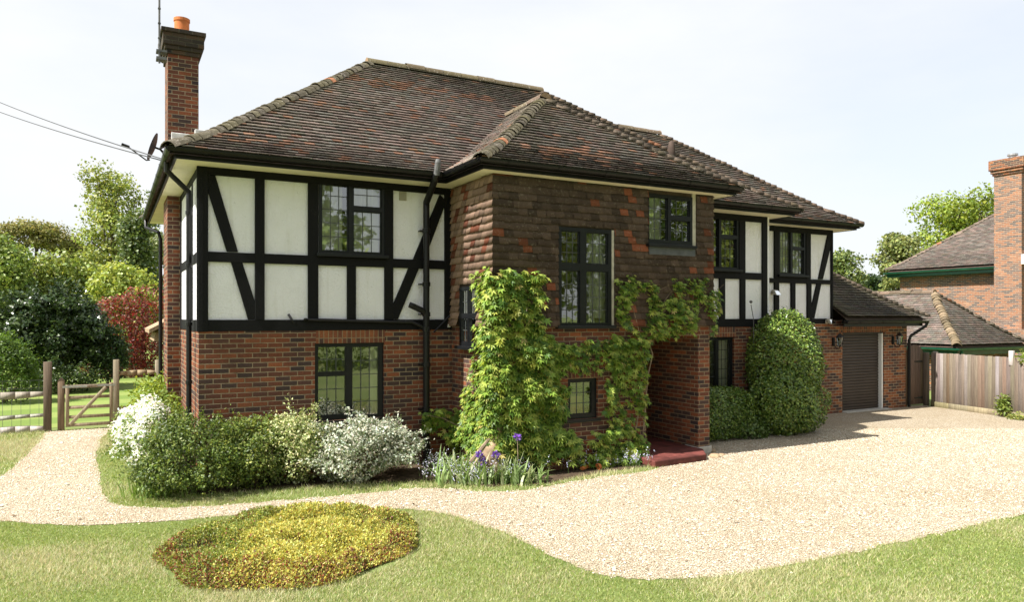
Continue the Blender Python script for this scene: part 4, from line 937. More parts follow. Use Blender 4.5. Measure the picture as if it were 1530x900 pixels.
# floodlights and lanterns
def flood(p, name='floodlight'):
    mb = MB(); x, y, z = p
    mb.prism([(x - 0.09, y - 0.22, z - 0.06), (x + 0.09, y - 0.22, z - 0.06), (x + 0.07, y - 0.14, z + 0.06), (x - 0.07, y - 0.14, z + 0.06)], (0, 0.09, 0.02)); mb.tube([(x, y - 0.1, z), (x, y + 0.01, z)], 0.02, 8)
    mb.box(x - 0.04, x + 0.04, y - 0.02, y + 0.0, z - 0.05, z + 0.05)
    o = mb.build(name, M['pale_board'], house, 0.008)
    g = MB(); g.prism([(x - 0.075, y - 0.225, z - 0.05), (x + 0.075, y - 0.225, z - 0.05), (x + 0.06, y - 0.15, z + 0.052), (x - 0.06, y - 0.15, z + 0.052)], (0, -0.004, -0.003)); g.build('lamp_glass', M['glass'], o)
flood((onY(1152, 438, YW)[0], YW - 0.02, onY(1152, 438, YW)[2])); flood((onY(1238, 478, YW - 0.1)[0], YW - 0.03, 2.38))
def lantern(x, z):
    y = YW - 0.01; c = (x, y - 0.2, z)
    mb = MB(); mb.lathe((x, y - 0.0, z - 0.02), [(0.0, -0.12), (0.045, -0.1), (0.045, 0.1), (0.0, 0.12)], 10)
    mb.tube([(x, y - 0.03, z - 0.1), (x, y - 0.1, z - 0.2), (x, y - 0.19, z - 0.19), (x, y - 0.2, z - 0.13)], 0.012, 6)
    mb.lathe(c, [(0.0, -0.15), (0.035, -0.14), (0.05, -0.13)], 6); mb.lathe(c, [(0.1, 0.1), (0.085, 0.12), (0.045, 0.17), (0.05, 0.18), (0.012, 0.2), (0.0, 0.23)], 6)
    for k in range(6):
        a = 2 * math.pi * k / 6; mb.tube([(c[0] + 0.05 * math.cos(a), c[1] + 0.05 * math.sin(a), z - 0.13), (c[0] + 0.088 * math.cos(a), c[1] + 0.088 * math.sin(a), z + 0.11)], 0.006, 4)
    o = mb.build('wall_lantern', M['gutter'], house)
    g = MB(); g.lathe(c, [(0.046, -0.125), (0.084, 0.105)], 6); g.build('lantern_glass', M['glass'], o)
    b_ = MB(); b_.lathe(c, [(0.0, -0.12), (0.02, -0.1), (0.028, -0.02), (0.02, 0.03), (0.0, 0.05)], 8); b_.build('bulb', M['white'], o)
lantern(onY(1252, 510, YW - 0.15)[0], onY(1252, 510, YW - 0.15)[2]); lantern(onY(1341, 508, YW - 0.15)[0], onY(1341, 508, YW - 0.15)[2])
# garage roller door
gdm = MB(); yd = YW + 0.13; nsl = 27; h = 2.07 / nsl
for k in range(nsl):
    z0 = 0.03 + k * h
    pr = [(yd, z0), (yd - 0.012, z0 + h * 0.12), (yd - 0.018, z0 + h * 0.5), (yd - 0.012, z0 + h * 0.85), (yd + 0.004, z0 + h * 0.97), (yd + 0.004, z0 + h)]
    for p, q in zip(pr[:-1], pr[1:]): gdm.poly([(GD[0] + 0.02, p[0], p[1]), (GD[1] - 0.07, p[0], p[1]), (GD[1] - 0.07, q[0], q[1]), (GD[0] + 0.02, q[0], q[1])])
gdm.poly([(GD[0], yd + 0.02, 0), (GD[1], yd + 0.02, 0), (GD[1], yd + 0.02, 2.1), (GD[0], yd + 0.02, 2.1)])
gdo = gdm.build('garage_door', M['shutter'], house)
mb = MB(); mb.box(GD[1] - 0.065, GD[1] - 0.012, YW + 0.02, YW + 0.14, 0.0, 2.085); mb.build('door_jamb', M['white'], gdo, 0.004)
mb = MB(); mb.box(GD[0] + 0.005, GD[0] + 0.02, YW + 0.03, YW + 0.14, 0.0, 2.085); mb.box(GD[0], GD[1], YW + 0.02, YW + 0.13, 2.06, 2.089); mb.build('door_guide', M['gutter'], gdo)
mb = MB(); mb.box(GD[0] - 0.02, GD[1] + 0.1, YW - 0.16, YW + 0.12, -0.02, 0.03); mb.build('threshold', M['concrete'], house, 0.01)
# porch step
mb = MB(); mb.prism([(7.9, YB - 0.62, 0.0), (9.1, YB - 0.55, 0.0), (9.42, YB - 0.12, 0.0), (9.405, YB + 0.0, 0.0), (9.405, 12.25, 0.0), (8.225, 12.25, 0.0), (8.225, YB - 0.01, 0.0), (7.9, YB - 0.01, 0)], (0, 0, 0.12)); mb.build('porch_step', M['red_tile'], house, 0.02)
mb = MB(); mb.box(9.40, 9.72, YB - 0.04, YB + 0.35, 0, 0.13); mb.build('pier_plinth', M['concrete'], house, 0.015)
# low rear roof seen past the corner
mb = MB(); mb.prism([(0.84, 20.2, 2.2), (1.8, 20.2, 2.72), (1.8, 20.2, 2.62), (0.84, 20.2, 2.10)], (0, 2.5, 0)); mb.prism([(0.95, 20.4, 1.9), (1.8, 20.4, 1.9), (1.8, 20.4, 2.6), (1.0, 20.4, 2.1)], (0, 2.0, 0)); rl = mb.build('lean_to_roof', M['stone'], house)

# ------------------------------------------------------------------ fences and gates
def plank(mb_list, pts_off, col): pass
class WB:
    """weathered timber: boxes and polygons with a colour of their own"""
    def __init__(s): s.V = []; s.F = []; s.C = []
    def hexa(s, P8, c):
        b = len(s.V); s.V += [tuple(p) for p in P8]; s.C += [c] * 8
        for f in ((3,2,1,0),(4,5,6,7),(0,1,5,4),(1,2,6,5),(2,3,7,6),(3,0,4,7)): s.F.append(tuple(b + i for i in f))
    def beam(s, A, B, wd, ht, c, up=(0, 0, 1), wb=None, hb=None, jit=0.0):
        A = np.array(A, float); B = np.array(B, float); d = B - A; d /= np.linalg.norm(d); up = np.array(up, float); up -= d * up.dot(d)
        if np.linalg.norm(up) < 1e-4: up = np.array([1.0, 0, 0]); up -= d * up.dot(d)
        up /= np.linalg.norm(up); sd_ = np.cross(d, up); P = []
        for (Q, ww, hh) in ((A, wd, ht), (B, wb or wd, hb or ht)):
            for (p, q) in ((-1, -1), (1, -1), (1, 1), (-1, 1)): P.append(Q + sd_ * p * ww / 2 + up * q * hh / 2 + rng.normal(0, jit, 3))
        s.hexa(P, c)
    def build(s, name, parent=None, bevel=0.006):
        o = npmesh(name, s.V, s.F, M['oldwood'], parent, np.array(s.C))
        if bevel: b = o.modifiers.new('bevel', 'BEVEL'); b.width = bevel; b.segments = 1
        return o
def wc(a=(0.34, 0.29, 0.23), v=0.25): return np.array(a) * rng.uniform(1 - v, 1 + v) * np.array([1, rng.uniform(0.94, 1.05), rng.uniform(0.88, 1.08)])
YF = 19.076
# post and rail fence left of the gate, silvery cleft rails
pf = thing('post_and_rail_fence', 'low fence of silvery cleft rails and wire mesh left of the path gate', 'fence', (-3.0, YF, 0))
for x in (-1.2, -3.4, -5.6, -7.8):
    b = WB(); b.beam((x, YF, -0.05), (x, YF, 1.52 if x > -1.5 else 1.0), 0.15, 0.14, wc((0.20, 0.155, 0.11)), up=(0, 1, 0), jit=0.006); b.build('post', pf)
xs_ = [-1.25, -3.4, -5.6, -7.8]
for z, h_ in ((0.83, 0.15), (0.34, 0.10), (0.06, 0.15)):
    for a, c_ in zip(xs_[:-1], xs_[1:]):
        b = WB(); n = 8; cc_ = wc((0.46, 0.43, 0.37))
        for i in range(n):
            t0, t1 = i / n, (i + 1) / n
            sw = lambda t: h_ * (0.62 + 0.38 * math.sin(math.pi * t) + 0.1 * math.sin(9 * t + z * 7)); dz = lambda t: 0.02 * math.sin(5 * t + z * 4)
            b.beam((a + (c_ - a) * t0, YF, z + dz(t0)), (a + (c_ - a) * t1, YF, z + dz(t1)), 0.08, sw(t0), cc_ * rng.uniform(0.9, 1.1), hb=sw(t1))
        b.build('rail', pf, 0)
mb = MB()
for z in (0.95, 1.12): mb.tube([(-1.2, YF + 0.06, z), (-7.8, YF + 0.06, z)], 0.006, 4)
for k in range(40): mb.tube([(-1.2 - 0.165 * k, YF + 0.06, 0.1), (-1.2 - 0.165 * k, YF + 0.06, 1.12)], 0.004, 3)
mb.build('wire_mesh', M['cable'], pf)
# fence right of the gate
pr = thing('post_and_rail_fence', 'short rail fence with grey post between the path gate and the house corner', 'fence', (0.6, YF, 0))
for x, h_ in ((0.12, 1.53), (0.98, 1.5)):
    b = WB(); b.beam((x, YF, -0.05), (x, YF, h_), 0.12, 0.12, wc((0.27, 0.22, 0.16)), up=(0, 1, 0), jit=0.004); b.build('post', pr)
for z in (1.22, 0.42):
    b = WB(); cc_ = wc((0.42, 0.33, 0.22))
    for i in range(4):
        t0, t1 = i / 4, (i + 1) / 4; sw = lambda t: 0.07 + 0.055 * math.sin(math.pi * t)
        b.beam((0.15 + 0.8 * t0, YF, z), (0.15 + 0.8 * t1, YF, z), 0.06, sw(t0), cc_, hb=sw(t1))
    b.build('rail', pr, 0)
# five-barred garden gate
gg = thing('garden_gate', 'weathered five-barred wooden gate with diagonal brace across the gravel path', 'gate', (-0.5, YF, 0))
b = WB(); b.beam((-0.95, YF, 0), (-0.95, YF, 1.1), 0.13, 0.13, wc((0.30, 0.22, 0.15)), up=(0, 1, 0)); b.beam((-0.95, YF, 1.1), (-0.95, YF, 1.16), 0.13, 0.13, wc((0.30, 0.22, 0.15)), up=(0, 1, 0), wb=0.03, hb=0.03); b.build('gate_post', gg)
for x, h_ in ((-0.83, 1.0), (0.02, 1.02)):
    b = WB(); b.beam((x, YF - 0.05, 0.08), (x, YF - 0.05, h_), 0.07, 0.06, wc((0.34, 0.27, 0.19)), up=(0, 1, 0)); b.build('stile', gg, 0.004)
for z in (0.96, 0.72, 0.5, 0.29, 0.11):
    b = WB(); b.beam((-0.80, YF - 0.05, z), (-0.01, YF - 0.05, z), 0.03, 0.07, wc((0.36, 0.29, 0.21))); b.build('bar', gg, 0.004)
b = WB(); b.beam((-0.78, YF - 0.085, 0.12), (-0.08, YF - 0.085, 0.93), 0.028, 0.075, wc((0.38, 0.31, 0.22))); b.build('brace', gg, 0.004)
mb = MB(); mb.box(-0.92, -0.45, YF - 0.095, YF - 0.088, 0.94, 0.985); mb.build('hinge_strap', M['metal'], gg); mb = MB(); mb.box(-0.25, 0.1, YF - 0.095, YF - 0.088, 0.95, 0.985); mb.build('hinge_strap', M['metal'], gg)
# close-boarded fence along the drive
bf = thing('board_fence', 'weathered grey close-boarded timber fence between gravel drive and neighbours', 'fence', (19.8, 10.5, 0))
FA = np.array([20.16, 12.62, 0]); FB = np.array([19.20, 8.0, 0]); fd = FB - FA; FL = np.linalg.norm(fd); fd /= FL; fn = np.array([-fd[1], fd[0], 0]); fn = fn if fn[0] < 0 else -fn
b = WB(); x = 0.0
while x < FL:
    wd = 0.098 + rng.uniform(-0.01, 0.012); q = rng.uniform()
    c = wc((0.20, 0.165, 0.135), 0.18) if q < 0.7 else (wc((0.20, 0.145, 0.10), 0.18) if q < 0.87 else wc((0.29, 0.265, 0.235), 0.1))
    A = FA + fd * x; zt2 = 1.50 + rng.normal(0, 0.008); t1, t2 = 0.022, 0.01
    P = []
    for z in (0.13, zt2):
        P += [A + fn * 0.0 + [0, 0, z], A + fd * (wd + 0.012) + [0, 0, z], A + fd * (wd + 0.012) + fn * (t2) + [0, 0, z], A + fn * t1 + [0, 0, z]]
    b.hexa(P, c); x += wd
b.build('boards', bf, 0.003)
b = WB()
for i in range(8): b.beam(FA + fd * FL * i / 8 + fn * 0.03 + [0, 0, 0.075], FA + fd * FL * (i + 1) / 8 + fn * 0.03 + [0, 0, 0.075], 0.03, 0.15, wc((0.30, 0.25, 0.16)))
b.build('gravel_board', bf)
for i in (0, 2):
    A = FA + fd * (2.2 * i + 0.06) - fn * 0.07; b = WB(); b.beam(A, A + [0, 0, 1.54], 0.1, 0.1, wc(), up=(0, 1, 0)); b.build('post', bf)
b = WB(); A = np.array(onX(1500, 530, 19.62)); A = FA + fd * 2.38 + fn * -0.02; b.beam([A[0], A[1], 1.3], [A[0], A[1], 1.66], 0.1, 0.1, wc((0.6, 0.57, 0.5), 0.05), up=(0, 1, 0)); b.build('post', bf)
# arched side gate
sg = thing('side_gate', 'dark round-topped plank side gate between the garage and the board fence', 'gate', (19.9, 12.75, 0))
b = WB(); gx0, gx1_ = 19.42, 20.2; n = 6
for i in range(n):
    a_, c_ = gx0 + (gx1_ - gx0) * i / n, gx0 + (gx1_ - gx0) * (i + 1) / n - 0.006
    top = lambda x: 1.42 + 0.30 * math.sqrt(max(0, 1 - ((x - (gx0 + gx1_) / 2) / ((gx1_ - gx0) / 2 + 0.01)) ** 2))
    P = [(a_, 12.88, 0.05), (c_, 12.88, 0.05), (c_, 12.91, 0.05), (a_, 12.91, 0.05), (a_, 12.88, top(a_)), (c_, 12.88, top(c_)), (c_, 12.91, top(c_)), (a_, 12.91, top(a_))]
    b.hexa([np.array(p) for p in P], wc((0.15, 0.105, 0.075), 0.22))
b.build('planks', sg, 0.003)
b = WB(); b.beam((20.26, 12.84, 0), (20.26, 12.84, 1.5), 0.12, 0.12, wc((0.16, 0.12, 0.09)), up=(0, 1, 0)); b.build('gate_post', sg)
mb = MB(); mb.prism([(20.14, 12.872, 1.22), (20.14, 12.872, 1.28), (19.78, 12.872, 1.265), (19.78, 12.872, 1.24)], (0, 0.006, 0)); mb.build('hinge_strap', M['gutter'], sg); mb = MB(); mb.prism([(20.14, 12.872, 0.2), (20.14, 12.872, 0.26), (19.78, 12.872, 0.245), (19.78, 12.872, 0.22)], (0, 0.006, 0)); mb.build('hinge_strap', M['gutter'], sg)

# ------------------------------------------------------------------ neighbours
nh = thing('neighbour_house', 'neighbouring pale red brick house with tall external chimney and dark green gutters', 'house', (37, 15, 0))
nb = MB(); nb.poly([(33.45, 22.5, 0), (33.45, 6.0, 0), (33.45, 6.0, 4.6), (33.45, 22.5, 4.6)]); nb.poly([(33.45, 22.5, 0), (45, 22.5, 0), (45, 22.5, 4.6), (33.45, 22.5, 4.6)]); nb.poly([(33.45, 6, 0), (45, 6, 0), (45, 6, 4.6), (33.45, 6, 4.6)])
nb.poly([(45, 22.5, 0), (45, 6, 0), (45, 6, 4.6), (45, 22.5, 4.6)]); nb.build('brick_wall', M['brick_pale'], nh)
mb = MB(); PN = 0.80; nx0, nx1, ny0, ny1, nz = 33.0, 45.4, 5.5, 22.95, 4.66; nd = (nx1 - nx0) / 2
hip_roof_deck(mb, nx0, nx1, ny0, ny1, nz, nd, PN); nrf = mb.build('roof', M['deck'], nh); sn = math.hypot(1, PN); cn = 1 / sn
s_, _ = slopeN(1, 0, PN); LN = ny1 - ny0
tile_field((nx0, ny1, nz), (0, -1, 0), s_, LN, nd * sn, lambda v: v * cn, lambda v: LN - v * cn, gauge=0.11, tw=0.2, name='roof_tiles', parent=nrf, seed=21, red=0.0, moss=0.03, dark=0.9)
hip_line((nx0, ny1, nz + 0.02), (nx0 + nd, ny1 - nd, nz + nd * PN + 0.02), 'hip_tiles', nrf, seed=12, mossy=0.05, tint=(0.2, 0.15, 0.12), gauge=0.2)
mb = MB(); gutter(mb, (32.95, 5.6, 4.62), (32.95, 23.0, 4.62), 0.075); mb.box(33.03, 33.06, 5.6, 22.9, 4.42, 4.66); mb.box(33.06, 33.44, 5.6, 22.9, 4.40, 4.42); mb.build('gutter', M['green_paint'], nh)
mb = MB(); mb.box(32.6, 33.449, 16.65, 17.72, 0, 8.4); mb.box(32.1, 33.449, 16.0, 17.9, 0, 2.0); nch = mb.build('chimney', M['brick_pale'], nh)
mb = MB(); mb.box(32.55, 33.5, 16.6, 17.77, 8.4, 8.5); mb.box(32.5, 33.55, 16.55, 17.82, 8.5, 8.62); mb.box(32.45, 33.6, 16.5, 17.87, 8.62, 9.05); mb.build('corbelled_cap', M['brick_warm'], nch, 0.01)
mb = MB(); mb.lathe((33.0, 17.2, 9.05), [(0.14, 0), (0.14, 0.16), (0.2, 0.17), (0.2, 0.24), (0.0, 0.27)], 14); mb.build('chimney_pot', M['metal'], nch)
mb = MB(); mb.box(32.55, 33.0, 16.4, 16.64, 4.66, 5.05); mb.build('flashing', M['white'], nch); mb = MB(); mb.box(32.98, 33.3, 17.73, 17.82, 4.66, 4.9); mb.build('flashing', M['white'], nch)
ob = thing('neighbour_outbuilding', 'low hipped tiled roof of a small outbuilding with green gutter behind the board fence', 'outbuilding', (26.2, 18, 0))
oc = np.array([24.1, 14.24]); oz = 1.50; PO_ = 0.918; od = 2.06; ox1, oy1 = 28.22, 23.0
mb = MB(); hip_roof_deck(mb, oc[0], ox1, oc[1], oy1, oz, od, PO_); orf = mb.build('roof', M['deck'], ob); so_ = math.hypot(1, PO_); co_ = 1 / so_
s1, _ = slopeN(0, 1, PO_); s2, _ = slopeN(1, 0, PO_); s3, _ = slopeN(-1, 0, PO_); Lo = ox1 - oc[0]; Do = oy1 - oc[1]
tile_field((oc[0], oc[1], oz), (1, 0, 0), s1, Lo, od * so_, lambda v: v * co_, lambda v: Lo - v * co_, gauge=0.115, tw=0.17, name='roof_tiles', parent=orf, seed=31, red=0.01, dark=1.0, moss=0.08, tail=0.04)
tile_field((oc[0], oy1, oz), (0, -1, 0), s2, Do, od * so_, lambda v: v * co_, lambda v: Do - v * co_, gauge=0.115, tw=0.17, name='roof_tiles', parent=orf, seed=32, red=0.0, dark=0.8, moss=0.05)
tile_field((ox1, oc[1], oz), (0, 1, 0), s3, Do, od * so_, lambda v: v * co_, lambda v: Do - v * co_, gauge=0.115, tw=0.17, name='roof_tiles', parent=orf, seed=33, red=0.02, dark=1.0)
hip_line((oc[0], oc[1], oz + 0.02), (oc[0] + od, oc[1] + od, oz + od * PO_ + 0.02), 'hip_tiles', orf, seed=13, mossy=0.35, tint=(0.26, 0.19, 0.12), gauge=0.16, w=0.16)
hip_line((ox1, oc[1], oz + 0.02), (ox1 - od, oc[1] + od, oz + od * PO_ + 0.02), 'hip_tiles', orf, seed=14, mossy=0.15, tint=(0.22, 0.17, 0.13), gauge=0.16)
ridge_line((oc[0] + od, oc[1] + od - 0.05, oz + od * PO_ + 0.04), (oc[0] + od, oy1 - od, oz + od * PO_ + 0.04), 'ridge_tiles', orf, seed=5, mossy=0.2)
mb = MB(); gutter(mb, (24.0, 14.18, 1.47), (28.4, 14.18, 1.47), 0.07); gutter(mb, (24.04, 14.1, 1.47), (24.04, 23, 1.47), 0.07); mb.box(24.2, 28.2, 14.3, 14.34, 1.25, 1.5); mb.box(24.14, 24.17, 14.3, 23.0, 1.25, 1.5); mb.tube([(24.3, 14.2, 1.45), (24.3, 14.24, 1.0)], 0.05, 8); mb.build('gutter', M['green_paint'], ob)
mb = MB(); mb.box(24.4, 28.0, 14.55, 22.8, 0, 1.45); mb.build('brick_wall', M['brick_warm'], ob)

# ------------------------------------------------------------------ overhead cables
for k, (a, e, lab) in enumerate(((onX(0, 146, -14.0), onX(252, 239, 0.86), 'upper of two thin overhead cables running to the house eaves'), (onX(0, 161, -14.0), onX(262, 245, 0.95), 'lower of two thin overhead cables running to the house eaves'))):
    # both hang from a pole far off to the left and end under the eaves
    A = np.array(onY(0, 146 if k == 0 else 161, 30.0)); A = onY(-10, (146 if k == 0 else 161) - 3.5, 24.0); B_ = onY(247 + 3 * k, 239 + 3 * k, 13.0)
    A2 = A + (A - B_) * 0.6
    mb = MB(); n = 24; pts = []
    for i in range(n + 1):
        t = i / n; p = A2 + (B_ - A2) * t; p = p + np.array([0, 0, -0.12 * 4 * t * (1 - t)]); pts.append(tuple(p))
    mb.tube(pts, 0.011, 5); tag(mb.build('overhead_cable', M['cable']), lab, 'cable', 'overhead cables')

# ------------------------------------------------------------------ foliage
def rot_frame(nrm, tip):
    nrm = nrm / np.linalg.norm(nrm, axis=1, keepdims=True)
    t = tip - nrm * (tip * nrm).sum(1, keepdims=True); t /= np.linalg.norm(t, axis=1, keepdims=True) + 1e-9
    return t, np.cross(nrm, t), nrm
LEAF = {
 'oval': (np.array([(0, 0, 0), (0.5, -0.3, 0.07), (1, 0, -0.05), (0.5, 0.3, 0.07)]), [(0, 1, 2, 3)]),
 'narrow': (np.array([(0, 0, 0), (0.45, -0.14, 0.04), (1, 0, -0.06), (0.45, 0.14, 0.04)]), [(0, 1, 2, 3)]),
 'tuft': (np.array([(0, -0.35, 0), (0.9, -0.5, 0.15), (1.0, 0.4, -0.1), (0.1, 0.45, 0.1)]), [(0, 1, 2, 3)]),
 # three big toothed lobes like a Virginia creeper
 'palm': (np.array([(0, 0, 0), (0.30, -0.62, 0.05), (0.32, -0.26, 0.06), (0.78, -0.50, -0.02), (0.55, -0.12, 0.05), (1.05, 0, -0.10), (0.55, 0.12, 0.05), (0.78, 0.50, -0.02), (0.32, 0.26, 0.06), (0.30, 0.62, 0.05)]),
          [(0, 1, 2, 4), (2, 3, 4, 4), (0, 4, 5, 6), (6, 7, 8, 8), (0, 6, 8, 9)]),
}
def leaves(P, nrm, tip, size, cols, shape='oval'):
    L, fcs = LEAF[shape]; t, s_, n_ = rot_frame(nrm, tip); k = len(L)
    V = P[:, None, :] + size[:, None, None] * (L[None, :, 0:1] * t[:, None, :] + L[None, :, 1:2] * s_[:, None, :] + L[None, :, 2:3] * n_[:, None, :])
    C = np.repeat(cols, k, 0)
    return V.reshape(-1, 3), C, k, fcs
def leaf_obj(name, sets, m, parent=None):
    """sets: list of (V, C, k, faces); triangles are given as quads with a doubled last corner"""
    Vs, Cs, T = [], [], []; off = 0
    for (V, C, k, fcs) in sets:
        n = len(V) // k; base = (np.arange(n) * k)[:, None] + off
        for f in fcs:
            T.append(base + np.array([f[0], f[1], f[2]]))
            if f[3] != f[2]: T.append(base + np.array([f[0], f[2], f[3]]))
        Vs.append(V); Cs.append(C); off += len(V)
    return npmesh(name, np.concatenate(Vs), np.concatenate(T), m, parent, np.concatenate(Cs))
def palette(n, cs, w=None, v=0.25, r=rng):
    cs = np.array(cs); i = r.choice(len(cs), n, p=w); c = cs[i] * r.uniform(1 - v, 1 + v, n)[:, None]; c[:, 0] *= r.uniform(0.88, 1.15, n); return np.clip(c, 0, 1)
def unit(n, r=rng):
    d = r.normal(0, 1, (n, 3)); return d / np.linalg.norm(d, axis=1, keepdims=True)
def lumps(d, seed, n=26, amp=0.22, sharp=9):
    r = np.random.default_rng(seed); c = unit(n, r); a = r.uniform(-0.6, 1, n) * amp
    q = (np.exp(sharp * (d @ c.T - 1)) * a).sum(1); return np.clip(1 + q - q.mean(), 0.45, 1.4)
def shrub_leaves(c, rad, n, size, cs, w=None, seed=0, shape='oval', amp=0.22, inner=0.55, base_z=0.0, up=0.35, tipdown=0.0, v=0.28, sharp=9, flat=1.0, boxy=0):
    """leafy volume: most leaves near an uneven outer shell, some inside"""
    r = np.random.default_rng(seed); c = np.array(c, float); rad = np.array(rad, float)
    d = unit(int(n * 1.5), r); sh = d.copy()
    if boxy: sh = sh / (np.abs(sh) ** boxy).sum(1, keepdims=True) ** (1 / boxy)
    f = lumps(d, seed + 5, amp=amp, sharp=sharp) * np.where(r.uniform(0, 1, len(d)) < 0.8, 1 - np.abs(r.normal(0, 0.07, len(d))), r.uniform(inner, 1, len(d))) + (r.uniform(0, 1, len(d)) < 0.05) * r.uniform(0, 0.08, len(d))
    P = c + sh * rad * f[:, None]; k = P[:, 2] > base_z + 0.01; P = P[k][:n]; d = d[k][:n]; n = len(P)
    nr = d * np.array([1, 1, 0.8]) + np.array([0, 0, up]) + r.normal(0, 0.55, (n, 3)); tip = d + r.normal(0, 0.7, (n, 3)) + np.array([0, 0, -tipdown])
    return leaves(P, nr, tip, size * r.uniform(0.6, 1.25, n), palette(n, cs, w, v, r), shape)
def stems(name, base, tops, r0, m, parent, n=5, seed=0):
    mb = MB(); r = np.random.default_rng(seed)
    for t in tops:
        b = np.array(base) + np.array([*r.normal(0, r0 * 2, 2), 0]); t = np.array(t, float)
        mid = (b + t) / 2 + r.normal(0, 0.08 * np.linalg.norm(t - b), 3) * np.array([1, 1, 0.2])
        mb.tube([b, (b + mid) / 2, mid, (mid + t) / 2 + r.normal(0, 0.02, 3), t], [r0, r0 * 0.85, r0 * 0.7, r0 * 0.5, r0 * 0.25], n)
    return mb.build(name, m, parent)
def shrub(name, label, cat, c, rad, n, size, cs, w=None, seed=0, m='leaf', extra=None, **kw):
    o = thing(name, label, cat, (c[0], c[1], 0))
    rs = np.random.default_rng(seed + 500); rad = np.array(rad); sets = [shrub_leaves(c, rad * 0.74, int(n * 0.22), size, cs, w, seed, **kw)]
    nb_ = 26; ds_ = unit(nb_, rs); ds_[:, 2] = np.abs(ds_[:, 2]) * 1.15 - 0.4
    for dd_ in ds_:
        sz = rs.uniform(0.16, 0.36); pc_ = np.array(c) + dd_ * rad * rs.uniform(0.62, 0.86)
        sets.append(shrub_leaves(pc_, np.array([rad[0] * 0.5 + rad[1] * 0.5] * 2 + [rad[2]]) * sz * np.array([1.15, 1.15, 0.85]), int(n * 0.55 / nb_), size, np.array(cs) * rs.uniform(0.8, 1.18), w, int(rs.integers(9999)), **{**kw, 'amp': 0.5, 'inner': 0.3}))
    # loose sprays sticking out of the mass
    ns_ = 70; ds_ = unit(ns_, rs); ds_[:, 2] = np.abs(ds_[:, 2]) * 1.1 - 0.25; k_ = max(6, int(n * 0.23 / ns_)); Pp = []
    for dd_ in ds_:
        t_ = rs.uniform(0.75, rs.uniform(0.95, 1.2), k_); sw_ = rs.normal(0, 0.22, 3)
        q_ = np.array(c) + (dd_[None] + sw_[None] * (t_[:, None] - 0.75)) * rad * t_[:, None] + rs.normal(0, size * 0.7, (k_, 3)); Pp.append(q_)
    Pp = np.concatenate(Pp); Pp = Pp[Pp[:, 2] > 0.02]; m_ = len(Pp)
    sets.append(leaves(Pp, rs.normal(0, 0.7, (m_, 3)) + [0, -0.1, 0.6], (Pp - np.array(c)) / rad + rs.normal(0, 0.6, (m_, 3)), size * rs.uniform(0.7, 1.25, m_), palette(m_, cs, w, 0.25, rs), kw.get('shape', 'oval')))
    if extra: sets += extra
    leaf_obj('foliage', sets, M[m], o)
    r = np.random.default_rng(seed + 77); d = unit(9, r); d[:, 2] = np.abs(d[:, 2])
    stems('stems', (c[0], c[1], 0.0), np.array(c) + d * np.array(rad) * 0.75, 0.018 * max(0.8, rad[0]), M['bark'], o, seed=seed)
    return o

DK = [(0.030, 0.055, 0.014), (0.045, 0.080, 0.018), (0.070, 0.110, 0.024)]
# --- bed in front of the left facade
shrub('green_shrub', 'rounded dark green small-leaved shrub next to the white flowering shrub', 'shrub', (1.06, 11.42, 0.48), (0.88, 0.70, 0.74), 18000, 0.042, [(0.05, 0.085, 0.018), (0.10, 0.155, 0.028), (0.18, 0.235, 0.05)], seed=1, amp=0.3)
shrub('green_shrub', 'green and yellow-green bushy shrub between dark shrub and variegated shrub', 'shrub', (1.85, 11.42, 0.45), (0.6, 0.5, 0.72), 11000, 0.042, [(0.06, 0.10, 0.02), (0.14, 0.20, 0.04), (0.27, 0.32, 0.08)], seed=2, amp=0.3)
shrub('variegated_shrub', 'cream and green variegated shrub below the lower leaded window', 'shrub', (2.46, 11.36, 0.52), (0.6, 0.5, 0.66), 13000, 0.045, [(0.46, 0.50, 0.22), (0.58, 0.60, 0.34), (0.16, 0.22, 0.05), (0.10, 0.15, 0.03)], [0.3, 0.3, 0.25, 0.15], seed=3, amp=0.3)
shrub('silver_shrub', 'silvery white variegated shrub between the cream shrub and the irises', 'shrub', (3.40, 11.05, 0.42), (0.95, 0.68, 0.62), 20000, 0.048, [(0.48, 0.51, 0.40), (0.62, 0.64, 0.55), (0.17, 0.21, 0.10), (0.09, 0.13, 0.05)], [0.36, 0.26, 0.22, 0.16], seed=4, amp=0.32)
wc_ = (0.62, 13.2, 0.52)
shrub('white_flowering_shrub', 'shrub covered in white flowers at the house corner beside the path', 'shrub', wc_, (0.56, 1.35, 0.72), 9000, 0.05, [(0.10, 0.16, 0.03), (0.18, 0.25, 0.05)], seed=6, amp=0.3,
      extra=[shrub_leaves((wc_[0] + 0.47 * math.cos(a_) * q_, wc_[1] + 1.15 * math.sin(a_) * q_, wc_[2] + 0.66 * math.sqrt(max(0, 1 - q_ * q_)) * k_), (0.17, 0.22, 0.13), 300, 0.05, [(0.82, 0.83, 0.80), (0.76, 0.78, 0.70), (0.25, 0.33, 0.08)], [0.5, 0.3, 0.2], 600 + i_, amp=0.5, inner=0.4, v=0.06)
             for i_, (a_, q_, k_) in enumerate([(rng.uniform(1.9, 5.2), math.sqrt(rng.uniform(0.02, 1)), rng.uniform(-0.45, 1.0)) for _ in range(38)])])
shrub('climbing_plant', 'bright yellow-green climber against the sunlit side wall near the chimney breast', 'climber', (0.78, 15.6, 0.75), (0.42, 1.5, 0.65), 5000, 0.075, [(0.16, 0.24, 0.035), (0.24, 0.31, 0.05)], seed=8, amp=0.45)
